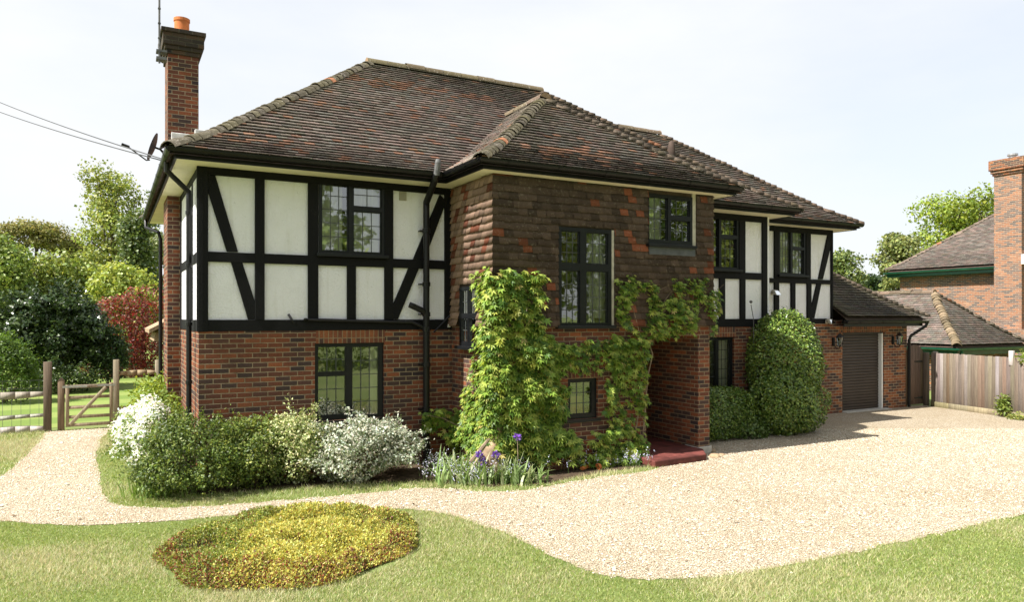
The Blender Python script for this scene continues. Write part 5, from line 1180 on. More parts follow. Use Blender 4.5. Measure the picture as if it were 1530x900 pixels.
def strap_clump(P, n, L, seed, cs, wid=0.018, spread=0.5, droop=0.6):
    r = np.random.default_rng(seed); V = []; Fc = []; C = []; ns = 6
    for i in range(n):
        p = np.array(P) + np.array([*r.normal(0, spread * 0.35, 2), 0]); a = r.uniform(0, 6.28); l = L * r.uniform(0.6, 1.15); out = r.uniform(0.15, droop)
        d = np.array([math.cos(a), math.sin(a), 0]); sd_ = np.array([-d[1], d[0], 0]); c = np.array(cs[r.integers(len(cs))]) * r.uniform(0.75, 1.25); b = len(V)
        for k in range(ns):
            t = k / (ns - 1); q = p + d * out * l * t ** 1.6 + np.array([0, 0, l * (t - 0.45 * out * t * t * 1.6)]); ww = wid * (1 - t ** 2.2) * 0.5 + 0.001
            V += [q - sd_ * ww, q + sd_ * ww]; C += [c, c]
        for k in range(ns - 1): Fc.append((b + 2*k, b + 2*k + 1, b + 2*k + 3, b + 2*k + 2))
    return np.array(V), np.array(Fc), np.array(C)
def clump(label, P, n, L, seed, cs, **kw):
    V, Fc, C = strap_clump(P, n, L, seed, cs, **kw); o = npmesh('strap_leaf_plant', V, Fc, M['leaf'], None, C); return tag(o, label, 'plant')
g1 = gnd(232, 740); clump('light green strap-leaved clump in front of the dark green shrub', g1, 130, 0.34, 1, [(0.14, 0.22, 0.05), (0.2, 0.29, 0.07)], wid=0.022, spread=0.55)
g2 = gnd(378, 722); clump('grassy pale-tipped strap-leaved clump below the variegated shrub', g2, 110, 0.42, 2, [(0.13, 0.18, 0.05), (0.38, 0.38, 0.2)], wid=0.014, spread=0.6)
# iris and bluebell clumps
def bluebells(P, spread, n, seed, h=0.3, cs=((0.36, 0.36, 0.68), (0.47, 0.47, 0.72), (0.62, 0.62, 0.75))):
    r = np.random.default_rng(seed); V = []; T = []; C = []; Pf = []
    sV, sF, sC = [], [], []
    for i in range(n):
        p = np.array([P[0] + r.normal(0, spread[0]), P[1] + r.normal(0, spread[1]), 0]); l = h * r.uniform(0.6, 1.15); ln = r.normal(0, 0.06, 2)
        b = len(sV); q = p + np.array([ln[0], ln[1], l]); sV += [p + [-.003, 0, 0], p + [.003, 0, 0], q + [.002, 0, 0], q + [-.002, 0, 0]]; sF.append((b, b+1, b+2, b+3)); sC += [np.array([0.13, 0.19, 0.06])] * 4
        for k in range(7):
            t = 0.6 + 0.4 * k / 6; Pf.append(p + (q - p) * t + r.normal(0, 0.014, 3))
    Pf = np.array(Pf); n2 = len(Pf); dn = r.normal(0, 1, (n2, 3)); tp = r.normal(0, 0.6, (n2, 3)) + np.array([0, 0, -1.0])
    fl_ = leaves(Pf, dn, tp, 0.026 * r.uniform(0.7, 1.2, n2), palette(n2, cs, None, 0.12, r), 'oval')
    return (np.array(sV), np.array(sF), np.array(sC)), fl_
ir = thing('iris_clump', 'clump of irises with purple flowers and blue bluebells at the bay corner', 'flowers', tuple(gnd(725, 722)))
Vs, Fs, Cs = [], [], []; off = 0
for k, px in enumerate((668, 690, 712, 735, 755, 775, 795)):
    for yy in (706, 722):
        V, Fc, C = strap_clump(gnd(px + rng.uniform(-8, 8), yy), 30, 0.52 if k < 5 else 0.40, 40 + k + yy, [(0.19, 0.28, 0.10), (0.27, 0.36, 0.15), (0.14, 0.21, 0.06), (0.42, 0.46, 0.26)], wid=0.036, spread=0.34, droop=0.85)
        Vs.append(V); Fs.append(Fc + off); Cs.append(C); off += len(V)
npmesh('sword_leaves', np.concatenate(Vs), np.concatenate(Fs), M['leaf'], ir, np.concatenate(Cs))
st, fl1 = bluebells(gnd(715, 722), (0.46, 0.2), 105, 5, 0.34, ((0.48, 0.48, 0.72), (0.6, 0.6, 0.78), (0.72, 0.72, 0.82))); tag(npmesh('flower_stems', *st[:2], M['leaf'], ir, st[2]), kind='stuff'); tag(leaf_obj('small_blue_flowers', [fl1], M['petal'], ir), kind='stuff')
for (px, py) in ((716, 680), (741, 680), (773, 654), (722, 690)):
    base = gnd(px, 722); hd = base + np.array([0, 0, 0]); 
    f_ = base[0] * fX + base[1] * fY; hd[2] = EYE - (py - YH) / F * f_
    mb = MB(); mb.tube([base, (base + hd) / 2 + [0.01, 0, 0], hd], 0.006, 5); stalk = mb.build('iris_stalk', M['bark'] if False else M['twig'], ir)
    n = 42; dd = unit(n); dd[:, 2] *= 0.8; P = hd + dd * 0.03
    leaf_obj('iris_bloom', [leaves(P, dd + rng.normal(0, .6, (n, 3)), dd + np.array([0, 0, 0.2]), 0.055 * rng.uniform(.7, 1.2, n), palette(n, [(0.10, 0.035, 0.26), (0.16, 0.06, 0.36), (0.27, 0.18, 0.45)]), 'oval')], M['petal'], stalk)
def bluebell_row(P, spread, n, seed, h, cs, label, group):
    r = np.random.default_rng(seed); first = []
    for v in range(5):
        (sV, sF, sC), fl_ = bluebells((0, 0), (0.0, 0.0), 1, seed * 10 + v, h, cs)
        sV = np.asarray(sV); Q = np.concatenate([sV, fl_[0]]); T = [(0, 1, 2), (0, 2, 3)]; m_ = len(fl_[0]) // 4
        for i in range(m_): b_ = 4 + 4 * i; T += [(b_, b_ + 1, b_ + 2), (b_, b_ + 2, b_ + 3)]
        if v == 0: pass
        me_o = npmesh('bluebell', Q, T, M['petal'], None, np.concatenate([sC, fl_[1]])); first.append(me_o)
    for i in range(n):
        o = first[i] if i < 5 else first[i % 5].copy()
        if i >= 5: COL.objects.link(o)
        o.location = (P[0] + r.normal(0, spread[0]), P[1] + r.normal(0, spread[1]), 0); o.rotation_euler = (0, 0, r.uniform(0, 6.28)); k_ = r.uniform(0.75, 1.15); o.scale = (k_, k_, k_)
        tag(o, label, 'flower', group)
BB = ((0.42, 0.42, 0.70), (0.52, 0.52, 0.76), (0.66, 0.66, 0.80))
bluebell_row(gnd(862, 704), (0.62, 0.07), 40, 8, 0.28, BB, 'single bluebell along the bed edge between the irises and the porch step', 'bluebells between irises and porch step')
bluebell_row(gnd(950, 699), (0.2, 0.08), 28, 9, 0.28, ((0.56, 0.56, 0.78), (0.70, 0.70, 0.82)), 'pale bluebell growing beside the red porch step', 'bluebells beside the porch step')
bluebell_row(gnd(648, 712), (0.16, 0.12), 36, 10, 0.38, ((0.56, 0.56, 0.78), (0.70, 0.70, 0.82)), 'pale bluebell between the silvery shrub and the iris clump', 'bluebells beside the silvery shrub')

# --- Virginia creeper on the bay
def inpoly(x, y, P):
    c = np.zeros(len(x), bool); n = len(P)
    for i in range(n):
        x0, y0 = P[i]; x1, y1 = P[(i + 1) % n]
        if y0 == y1: continue
        k = ((y0 > y) != (y1 > y)) & (x < (x1 - x0) * (y - y0) / (y1 - y0) + x0); c ^= k
    return c
def creeper_patch(poly, plane, c, n, seed, thick=0.22, size=0.10, cs=None, holes=(), hole_thr=-0.2):
    """leaves over an area of wall outlined by poly (survey pixels) on plane X=c or Y=c; thickness grows outwards in clumps"""
    r = np.random.default_rng(seed)
    W_ = np.array([(onY(p[0], p[1], c) if plane == 'Y' else onX(p[0], p[1], c)) for p in poly]); U = W_[:, 0] if plane == 'Y' else W_[:, 1]; Z = W_[:, 2]
    PP = list(zip(U, Z)); u = r.uniform(U.min(), U.max(), n * 4); z = r.uniform(Z.min(), Z.max(), n * 4)
    ju = u + 0.05 * np.sin(z * 17 + seed) + r.normal(0, 0.03, len(u)); jz = z + 0.05 * np.sin(u * 15) + r.normal(0, 0.03, len(u))
    k = inpoly(ju, jz, PP)
    for h in holes: k &= ~((u > h[0]) & (u < h[1]) & (z > h[2]) & (z < h[3]))
    kk = r.normal(0, 1, (16, 2)) * 5.0; ph = r.uniform(0, 6.28, 16)
    f = np.sin(u[:, None] * kk[:, 0] + z[:, None] * kk[:, 1] + ph).sum(1) / 2.9
    k &= f > hole_thr * 2 - 1.0 + r.uniform(-0.5, 0.5, len(u))
    u, z, f = u[k][:n], z[k][:n], f[k][:n]; n = len(u)
    out = thick * (0.35 + 0.65 * r.uniform(0, 1, n) ** 0.7) * np.clip(0.75 + 0.3 * f, 0.25, 1.3)
    P = np.stack([u, c - out, z], 1) if plane == 'Y' else np.stack([c - out, u, z], 1)
    od_ = np.array([0, -1.0, 0]) if plane == 'Y' else np.array([-1.0, 0, 0])
    nr = od_ * 0.7 + np.array([0, 0, 0.75]) + r.normal(0, 0.26, (n, 3)); tip = np.array([0, 0, -1.0]) + od_ * 0.75 + r.normal(0, 0.28, (n, 3))
    return leaves(P, nr, tip, size * 1.22 * r.uniform(0.45, 1.25, n), palette(n, cs or CRE, CW, 0.22, r), 'palm')
CRE = [(0.075, 0.145, 0.020), (0.19, 0.285, 0.042), (0.36, 0.43, 0.085), (0.40, 0.36, 0.13)]; CW = [0.34, 0.37, 0.27, 0.02]
vc = thing('virginia_creeper', 'bright green creeper climbing the bay wall round the porch and windows', 'climber', (5.9, YB - 0.2, 0))
A1 = [(737, 400), (762, 402), (772, 412), (800, 408), (806, 430), (800, 455), (808, 480), (806, 500), (828, 512), (846, 520), (842, 545), (832, 556), (840, 590), (836, 640), (852, 655), (866, 668), (846, 680), (828, 672), (812, 690), (780, 682), (737, 685)]
A2 = [(716, 440), (714, 410), (724, 398), (737, 396), (737, 690), (712, 684), (700, 668), (688, 645), (700, 600), (710, 560), (716, 500)]
A3 = [(800, 500), (850, 514), (880, 508), (915, 503), (960, 500), (965, 530), (900, 550), (850, 556), (820, 560)]
A4 = [(917, 416), (945, 413), (985, 432), (1010, 418), (1045, 414), (1068, 420), (1072, 445), (1060, 498), (1040, 502), (965, 508), (935, 498), (915, 470)]
A5 = [(905, 505), (965, 505), (962, 560), (958, 640), (957, 690), (925, 692), (885, 688), (880, 662), (905, 640), (898, 580), (905, 540)]
hl = [(GW[0] - 0.02, GW[1] + 0.02, GW[2] - 0.08, GW[3] + 0.01), (TW[0] - 0.02, TW[1] + 0.05, TW[2] - 0.04, TW[3])]
def corner_patch():
    r = np.random.default_rng(17); n = 860; z = r.uniform(0.25, 3.15, n); a = r.uniform(math.pi * 0.95, math.pi * 1.55, n); q = r.uniform(0.05, 0.17, n) * (1 + 0.2 * np.sin(z * 6))
    P = np.stack([XB + np.cos(a) * q, YB + np.sin(a) * q, z], 1); od_ = np.stack([np.cos(a), np.sin(a), 0 * a], 1)
    return leaves(P, od_ * 0.7 + [0, 0, 0.75] + r.normal(0, 0.26, (n, 3)), np.array([0, 0, -1.0]) + od_ * 0.75 + r.normal(0, 0.28, (n, 3)), 0.12 * r.uniform(0.55, 1.25, n), palette(n, CRE, CW, 0.22, r), 'palm')
leaf_obj('leaves', [creeper_patch(A1, 'Y', YB, 3200, 1, 0.25, 0.10, holes=hl, hole_thr=-0.55), creeper_patch(A2, 'X', XB, 950, 2, 0.12, 0.095, hole_thr=-0.5), corner_patch(), creeper_patch(A3, 'Y', YB, 520, 3, 0.16, 0.09, holes=hl, hole_thr=-0.1),
    creeper_patch(A4, 'Y', YB, 1150, 4, 0.15, 0.08, hole_thr=0.08), creeper_patch(A5, 'Y', YB, 950, 5, 0.17, 0.09, holes=hl, hole_thr=0.08),
    creeper_patch([(622, 618), (640, 606), (668, 612), (690, 600), (695, 665), (672, 672), (650, 640), (625, 636)], 'Y', Y0 - 0.1, 300, 6, 0.25, 0.10),
    creeper_patch([(840, 655), (900, 640), (960, 650), (965, 700), (840, 695)], 'Y', YB - 0.05, 300, 7, 0.2, 0.095, hole_thr=0.35)], M['leaf'], vc)
mb = MB(); r = np.random.default_rng(3)
def vine(pxs, c=YB, r0=0.012, d=0.05):
    pts = [tuple(np.array(onY(px, py, c)) + np.array([0, -d + r.normal(0, 0.015), 0])) for px, py in pxs]
    mb.tube(pts, list(np.linspace(r0, r0 * 0.4, len(pts))), 6)
vine([(955, 690), (957, 640), (962, 600), (965, 560), (972, 530), (966, 510), (974, 490), (985, 470), (1000, 455)], r0=0.016)
vine([(945, 690), (948, 640), (955, 590), (960, 550), (958, 520), (950, 490), (940, 450)], r0=0.014)
vine([(930, 690), (922, 650), (915, 610), (920, 570), (912, 530)], r0=0.012)
vine([(970, 515), (985, 495), (1010, 480), (1035, 470), (1055, 450)], r0=0.008); vine([(960, 510), (975, 480), (990, 450), (1005, 430)], r0=0.008); vine([(1000, 490), (1020, 470), (1030, 450), (1045, 430)], r0=0.006); vine([(975, 500), (1000, 497), (1030, 488), (1058, 480)], r0=0.006)
vine([(700, 690), (740, 640), (770, 580), (780, 500), (790, 430)], r0=0.03); vine([(720, 690), (800, 620), (830, 560), (880, 530)], r0=0.02); vine([(700, 680), (690, 640), (660, 625), (635, 620)], c=Y0 - 0.4, r0=0.012)
for k in range(12):
    x = r.uniform(975, 1060); vine([(x, 500), (x + r.uniform(-12, 12), 470), (x + r.uniform(-20, 20), 440), (x + r.uniform(-25, 25), 425)], r0=0.005)
mb.build('vine_stems', M['twig'], vc)
# gnarled foot of the creeper
tr = MB(); q = np.array([5.15, YB - 0.12, 0])
tr.tube([q + [0.1, 0.0, 0], q + [0.02, -0.03, 0.2], q + [-0.1, 0.0, 0.36], q + [0.05, 0.05, 0.55], q + [0.2, 0.05, 0.9]], [0.17, 0.15, 0.12, 0.09, 0.05], 10); tr.tube([q + [-0.2, 0.2, 0], q + [-0.15, 0.1, 0.25], q + [-0.02, 0.05, 0.45], q + [0.1, 0.05, 0.8]], [0.12, 0.1, 0.07, 0.04], 9)
tr.build('trunk', M['stone'], vc, smooth=True)

# --- shrubs right of the porch
def topiary():
    o = thing('laurel_bush', 'tall clipped rounded evergreen bush between the porch hedge and the garage', 'shrub', (12.75, 11.85, 0))
    cs = [(0.065, 0.125, 0.022), (0.13, 0.21, 0.035), (0.22, 0.30, 0.06)]
    c = np.array([12.84, 11.36, 1.33])
    sets = [shrub_leaves(c + [0.02, 0, 0.1], (0.86, 0.72, 1.22), 22000, 0.062, cs, None, 21, amp=0.12, sharp=14), shrub_leaves(c + [-0.35, -0.25, -0.62], (0.72, 0.62, 0.75), 11000, 0.062, cs, None, 22, amp=0.2), shrub_leaves(c + [0.25, -0.1, -0.75], (0.7, 0.6, 0.6), 7000, 0.062, cs, None, 23, amp=0.2)]
    leaf_obj('foliage', sets, M['leaf_glossy'], o); stems('stems', (12.7, 11.35, 0), [c + [0.2, 0, 0.6], c + [-0.2, 0.1, 0.4], c + [-0.5, -0.2, -0.4], c + [0.4, 0, -0.2]], 0.03, M['bark'], o)
topiary()
hd_ = thing('clipped_hedge', 'low clipped green hedge under the ground-floor window beside the porch', 'hedge', (10.75, 11.4, 0))
leaf_obj('foliage', [shrub_leaves((10.75, 11.35, 0.55), (0.95, 0.5, 0.5), 15000, 0.05, [(0.06, 0.12, 0.022), (0.12, 0.20, 0.035), (0.19, 0.27, 0.055)], None, 24, amp=0.06, sharp=20, boxy=4), shrub_leaves((11.65, 11.2, 0.2), (0.5, 0.35, 0.25), 2500, 0.06, [(0.06, 0.11, 0.02), (0.1, 0.16, 0.03)], None, 25)], M['leaf_glossy'], hd_)
stems('stems', (10.75, 11.4, 0), [(10.3, 11.4, .6), (10.7, 11.3, .6), (11.2, 11.4, .6)], 0.02, M['bark'], hd_)
# thistle-like tall stem rising behind the bush
mb = MB(); p = onY(1126, 478, Y0 - 0.3); mb.tube([(p[0], p[1], 1.8), tuple(p), tuple(onY(1122, 455, Y0 - 0.3))], 0.008, 5); q = onY(1122, 452, Y0 - 0.3); mb.lathe(q, [(0.0, -0.03), (0.035, 0), (0.03, 0.03), (0.0, 0.045)], 8); tag(mb.build('seed_head', M['pipe_grey']), 'single tall grey seed head rising above the clipped evergreen bush', 'plant')
# weeds by the board fence
shrub('fence_weed', 'small leafy weed growing up the foot of the board fence', 'plant', (19.56, 10.42, 0.22), (0.06, 0.09, 0.32), 150, 0.07, [(0.14, 0.2, 0.04), (0.22, 0.28, 0.06)], seed=31)
shrub('fence_weed', 'low tuft of weeds on the gravel at the right end of the fence', 'plant', (19.35, 9.85, 0.02), (0.10, 0.40, 0.07), 200, 0.06, [(0.16, 0.22, 0.05), (0.28, 0.3, 0.08)], seed=32)
shrub('overhanging_shrub', 'leafy sprig hanging over the top of the board fence at the right edge', 'plant', (19.75, 9.75, 1.5), (0.3, 0.32, 0.16), 500, 0.09, [(0.16, 0.24, 0.04), (0.26, 0.32, 0.06)], seed=33, base_z=1.2)
# stones by the porch pier, broken pot
for k, (px, py, s_) in enumerate(((1068, 684, 0.11), (1060, 676, 0.12), (1078, 681, 0.07))):
    g = gnd(px, py); mb = MB(); mb.lathe((g[0], g[1], -0.02), [(0.0, 0), (s_, 0.01), (s_ * 1.05, s_ * 0.4), (s_ * 0.7, s_ * 0.75), (0, s_ * 0.8)], 7)
    tag(mb.build('garden_stone', M['stone'], None, 0.01), ['largest grey stone at the foot of the porch pier', 'brown stone tucked behind the pier stones', 'smallest stone beside the porch pier'][k], 'stone', 'stones by the porch pier')
g = gnd(893, 703); mb = MB(); mb.tube([(g[0], g[1], 0.05), (g[0] + 0.05, g[1], 0.06)], [0.06, 0.045], 10, cap=False); mb.tube([(g[0] - 0.25, g[1] + 0.1, 0.03), (g[0] - 0.05, g[1] + 0.16, 0.05)], 0.035, 6); tag(mb.build('broken_pot', M['terracotta']), 'broken terracotta pot lying in the bed edge left of the porch step', 'flowerpot')

# --- heather bed in the lawn
def heather():
    o = thing('heather_bed', 'round low mound of yellow and red heather in the front lawn', 'heather', (1.75, 8.2, 0))
    r = np.random.default_rng(50); n = 90000
    a = r.uniform(0, 6.28, n); q = np.sqrt(r.uniform(0, 1, n)); rr = 1.37 * (1 + 0.05 * np.sin(3 * a + 1) + 0.035 * np.sin(7 * a)); x = np.cos(a) * q * rr; y = np.sin(a) * q * rr * 0.93
    kk = r.normal(0, 1, (18, 2)) * 9; ph = r.uniform(0, 6.28, 18); f = np.sin(x[:, None] * kk[:, 0] + y[:, None] * kk[:, 1] + ph).sum(1) / 3.0
    k2 = r.normal(0, 1, (8, 2)) * 1.6; p2 = r.uniform(0, 6.28, 8); g = np.sin(x[:, None] * k2[:, 0] + y[:, None] * k2[:, 1] + p2).sum(1) / 2.0
    h = (0.185 * np.clip(1 - q ** 12, 0, 1) + 0.03) * (0.8 + 0.34 * np.clip(f, -1.3, 1.2)) * r.uniform(0.3, 1.12, n) ** 0.5
    P = np.stack([1.75 + x, 8.2 + y, h * 0.9], 1)
    # camera-left back part greener, middle yellow, front rim reddish
    fx_ = x * 0.88 - y * 0.48; fy_ = x * 0.48 + y * 0.88
    py_ = np.clip(0.78 + 0.18 * fx_ + 0.3 * g, 0.06, 0.94); py_ = np.where(fx_ + 0.25 * g < -0.55, py_ * 0.35, py_)
    u1 = r.uniform(0, 1, n); yel = u1 < py_
    c = np.where(yel[:, None], palette(n, [(0.48, 0.45, 0.09), (0.56, 0.53, 0.15), (0.36, 0.39, 0.10)], None, 0.25, r), palette(n, [(0.14, 0.20, 0.035), (0.22, 0.28, 0.05), (0.28, 0.29, 0.09)], None, 0.25, r))
    rim = ((q > 0.80) & (fy_ < 0.1)) | ((fx_ - 0.0) ** 2 / 0.16 + (fy_ + 1.15) ** 2 / 0.05 < 1); rd = (r.uniform(0, 1, n) < np.where(rim, 0.33, 0.04 + 0.10 * (g < -0.6)))
    c = np.where(rd[:, None], palette(n, [(0.22, 0.07, 0.04), (0.30, 0.13, 0.065), (0.12, 0.05, 0.03)], None, 0.25, r), c)
    nr = r.normal(0, 1, (n, 3)); tip = np.stack([x * 0.3, y * 0.3, np.full(n, 0.9)], 1) + r.normal(0, 0.35, (n, 3))
    leaf_obj('sprigs', [leaves(P, nr, tip, 0.027 * r.uniform(0.6, 1.3, n), c, 'oval')], M['leaf'], o)
    mb = MB(); mb.lathe((1.75, 8.2, 0), [(1.2, 0.003), (1.1, 0.02), (0.9, 0.03), (0.0, 0.03)], 30); mb.build('woody_base', M['soil'], o, smooth=True)
heather()

# --- trees
def tube_tree(mb, base, top, r0, r1, r, n=7, k=5, wob_=0.05):
    base = np.array(base, float); top = np.array(top, float); L = np.linalg.norm(top - base); pts = []
    for i in range(k + 1):
        t = i / k; pts.append(base + (top - base) * t + (r.normal(0, wob_ * L * 0.3, 3) * np.array([1, 1, 0.2]) if 0 < i < k else 0))
    mb.tube(pts, list(np.linspace(r0, r1, k + 1)), n); return pts
def tree(name, label, c, clumps, n, size, cs, trunk=0.25, seed=0, w=None, group=None, shape='tuft', m='leaf', cat='tree', fork=0.45, updir=0.3, forks=None):
    """trunk with limbs to every clump; clumps: (dx, dy, z, r, rz)"""
    r = np.random.default_rng(900 + seed); o = thing(name, label, cat, (c[0], c[1], 0), group); mb = MB(); c = np.array([c[0], c[1], 0.0])
    zt2 = max(k[2] for k in clumps); zf = min(k[2] for k in clumps) * 0.8
    sp_ = tube_tree(mb, c, c + [0, 0, max(zf, fork * zt2)], trunk, trunk * 0.6, r); ft = sp_[-1]
    tube_tree(mb, ft, c + [r.normal(0, .2), r.normal(0, .2), zt2 * 0.93], trunk * 0.6, trunk * 0.08, r)
    sets = []; tot = sum(k[3] ** 2 for k in clumps)
    for k in clumps:
        p = c + np.array([k[0], k[1], k[2]]); b = c + np.array([0, 0, max(min(ft[2], k[2] - abs(k[0]) * 0.4), ft[2] * 0.7)]) if r.uniform() < 0.5 else c + [0, 0, min(k[2] * 0.8, zt2 * 0.7)]
        pts = tube_tree(mb, b, p, trunk * 0.32, trunk * 0.05, r, 5, 4, 0.12)
        for j in range(3): tube_tree(mb, pts[-2], p + unit(1, r)[0] * k[3] * 0.7, trunk * 0.09, trunk * 0.02, r, 4, 3, 0.1)
        ni = max(20, int(1.9 * n * k[3] ** 2 / tot)); d = unit(ni, r); f = r.uniform(0.15, 1, ni) ** 0.45 * lumps(d, seed * 31 + len(sets), 12, 0.45, 5)
        P = p + d * np.array([k[3], k[3], k[4]]) * f[:, None] + r.normal(0, 0.09 * k[3], (ni, 3))
        nr = d + np.array([0, 0, updir]) + r.normal(0, 0.7, (ni, 3)); tip = d + r.normal(0, 0.8, (ni, 3))
        tint = r.uniform(0.8, 1.2)
        sets.append(leaves(P, nr, tip, size * 0.72 * r.uniform(0.55, 1.3, ni), palette(ni, np.array(cs) * tint, w, 0.25, r), shape))
    mb.build('trunk', M['bark'], o); leaf_obj('crown', sets, M[m], o)
    return o
def rnd_clumps(n, rx, z0, z1, rc, seed, prof=lambda t: math.sin(math.pi * min(1, t * 0.85 + 0.12)), flat=0.75):
    r = np.random.default_rng(seed); out = []
    for i in range(n):
        t = (i + 0.5) / n; a = i * 2.4 + r.uniform(-.5, .5); q = rx * prof(t) * r.uniform(0.35, 1.0); s_ = rc * r.uniform(0.7, 1.25)
        out.append((math.cos(a) * q, math.sin(a) * q, z0 + (z1 - z0) * t, s_, s_ * flat))
    return out
YG = [(0.23, 0.28, 0.06), (0.31, 0.35, 0.085), (0.16, 0.21, 0.045)]; MG = [(0.12, 0.18, 0.04), (0.18, 0.25, 0.05), (0.24, 0.31, 0.07)]; DG = [(0.025, 0.05, 0.015), (0.04, 0.07, 0.02), (0.06, 0.095, 0.025)]
OG = [(0.22, 0.215, 0.07), (0.29, 0.27, 0.09), (0.16, 0.17, 0.05)]
bgk = 'background trees'
def tr_(px, f): return pos(px, f)
tree('tall_tree', 'tallest light green tree with open feathery crown beyond the chimney', tr_(170, 42), rnd_clumps(26, 2.4, 3.6, 10.6, 0.85, 1, prof=lambda t: 0.95 - 0.5 * t), 5200, 0.17, YG, 0.28, 1, group=bgk)
tree('ivy_clad_tree', 'narrow dark green tree just in front of the tallest tree', tr_(203, 39), rnd_clumps(14, 0.9, 2.2, 7.6, 0.75, 2, prof=lambda t: 1 - 0.65 * t, flat=1.0), 5200, 0.17, [(0.06, 0.10, 0.025), (0.10, 0.15, 0.035), (0.16, 0.21, 0.05)], 0.25, 2, group=bgk)
tree('flat_topped_tree', 'flat-topped olive tree with bare stems showing under its crown', tr_(52, 55), [(-2.6, 0, 8.0, 1.1, 0.55), (-1.6, .4, 8.8, 1.3, 0.6), (-.4, 0, 9.1, 1.3, 0.55), (.9, -.3, 8.9, 1.2, 0.55), (2.0, 0, 8.2, 1.1, 0.5), (2.9, .2, 7.6, 0.9, 0.45), (-3.2, 0, 7.2, 0.8, 0.4), (0.2, 0, 8.1, 1.2, 0.4), (1.4, .3, 7.7, 1.0, 0.4), (-1.4, 0, 7.6, 1.0, .4)], 5200, 0.19, OG, 0.22, 3, group=bgk, fork=0.55)
tree('bushy_tree', 'mid-green bushy tree cut by the left edge of the photo', tr_(-8, 36), rnd_clumps(16, 1.9, 1.5, 6.0, 1.0, 4), 5500, 0.19, MG, 0.22, 4, group=bgk)
tree('bushy_tree', 'light green rounded tree behind the dark rhododendron', tr_(95, 38), rnd_clumps(18, 2.2, 1.6, 5.0, 1.0, 5), 6500, 0.18, [(0.20, 0.26, 0.05), (0.28, 0.33, 0.075), (0.15, 0.21, 0.045)], 0.2, 5, group=bgk)
tree('bushy_tree', 'yellow-green spreading tree above the copper beech hedge', tr_(178, 36), rnd_clumps(16, 2.0, 1.2, 4.7, 0.95, 6), 6500, 0.17, [(0.25, 0.31, 0.055), (0.33, 0.38, 0.08), (0.18, 0.24, 0.045)], 0.2, 6, group=bgk)
tree('pale_tree', 'pale grey-green tree close to the house gutter at left', tr_(236, 48), rnd_clumps(14, 1.8, 2.5, 7.6, 0.9, 7), 4200, 0.18, [(0.21, 0.26, 0.11), (0.28, 0.32, 0.14)], 0.2, 7, group=bgk)
tree('bushy_tree', 'olive green tree filling the gap behind flat-topped tree stems', tr_(118, 58), rnd_clumps(16, 2.8, 2.0, 7.2, 1.3, 8), 5000, 0.24, [(0.20, 0.25, 0.06), (0.27, 0.30, 0.085)], 0.25, 8, group=bgk)
tree('bushy_tree', 'green tree standing behind the left edge bushes', tr_(20, 62), rnd_clumps(18, 4.0, 1.6, 7.0, 1.6, 9), 5500, 0.28, MG, 0.25, 9, group=bgk)
tree('bushy_tree', 'far green tree low behind the flat-topped tree', tr_(70, 75), rnd_clumps(18, 5.5, 1.6, 7.6, 1.9, 19), 5500, 0.33, MG, 0.25, 19, group=bgk)
# right of the house
tree('spreading_tree', 'large yellow-green spreading tree behind the neighbouring house', tr_(1440, 52), rnd_clumps(24, 4.0, 4.2, 10.6, 1.35, 11, prof=lambda t: 1.0 - 0.55 * t), 9500, 0.22, [(0.19, 0.26, 0.035), (0.26, 0.32, 0.045), (0.14, 0.2, 0.03)], 0.35, 11, group=bgk)
tree('drooping_conifer', 'grey-green conifer with drooping branches left of the neighbouring roof', tr_(1345, 46), rnd_clumps(20, 1.9, 2.0, 7.6, 0.8, 12, prof=lambda t: 1 - 0.8 * t, flat=0.5), 6500, 0.19, [(0.13, 0.165, 0.055), (0.19, 0.22, 0.07), (0.24, 0.27, 0.08)], 0.25, 12, group=bgk)
tree('garden_tree', 'dark green tree peeping past the right end of the house wing', tr_(1258, 36), rnd_clumps(12, 0.9, 2.6, 5.6, 0.62, 13), 3000, 0.15, [(0.07, 0.11, 0.03), (0.12, 0.17, 0.04), (0.19, 0.23, 0.06)], 0.18, 13, group=bgk)
tree('flat_cedar', 'distant dark flat-topped cedar above the garage roof', tr_(1302, 95), [(-3.4, 0, 6.6, 1.9, .6), (-1, 0, 7.3, 2.0, .5), (1.4, 0, 7.0, 2.0, .6), (3.2, 0, 6.0, 1.8, .6), (0, 0, 5.6, 2.8, 1.0), (-3, 0, 5, 2.5, 1.2), (3, 0, 4.6, 2.5, 1.2)], 3000, 0.4, DG, 0.3, 14, group=bgk)
# reflections of the trees on the road side are real trees behind the viewer
for k, (x, y, s_, lab) in enumerate(((7, -15, 1.0, 'broad green roadside tree opposite the left facade'), (17, -13, 1.15, 'tall green roadside tree opposite the bay'), (27, -15, 1.1, 'yellow-green roadside tree opposite the porch'), (38, -14, 1.25, 'large green roadside tree opposite the wing'), (49, -20, 1.3, 'farthest roadside tree opposite the garage'), (-4, -17, 1.1, 'dark green roadside tree behind the lawn'))):
    tree('roadside_tree', lab, (x, y), rnd_clumps(28, 4.2 * s_, 2.2, 12.5 * s_, 1.7 * s_, 60 + k), 5500, 0.36, YG if k % 2 else MG, 0.3, 60 + k, group='roadside trees')
hgm = thing('boundary_hedge', 'dark green hedge along the road behind the front lawn', 'hedge', (18, -11, 0))
leaf_obj('foliage', [shrub_leaves((6, -11, 0.9), (13, 0.8, 1.0), 7000, 0.22, MG, None, 70, boxy=6, amp=0.05), shrub_leaves((30, -11, 0.9), (13, 0.8, 1.0), 7000, 0.22, MG, None, 71, boxy=6, amp=0.05)], M['leaf'], hgm)
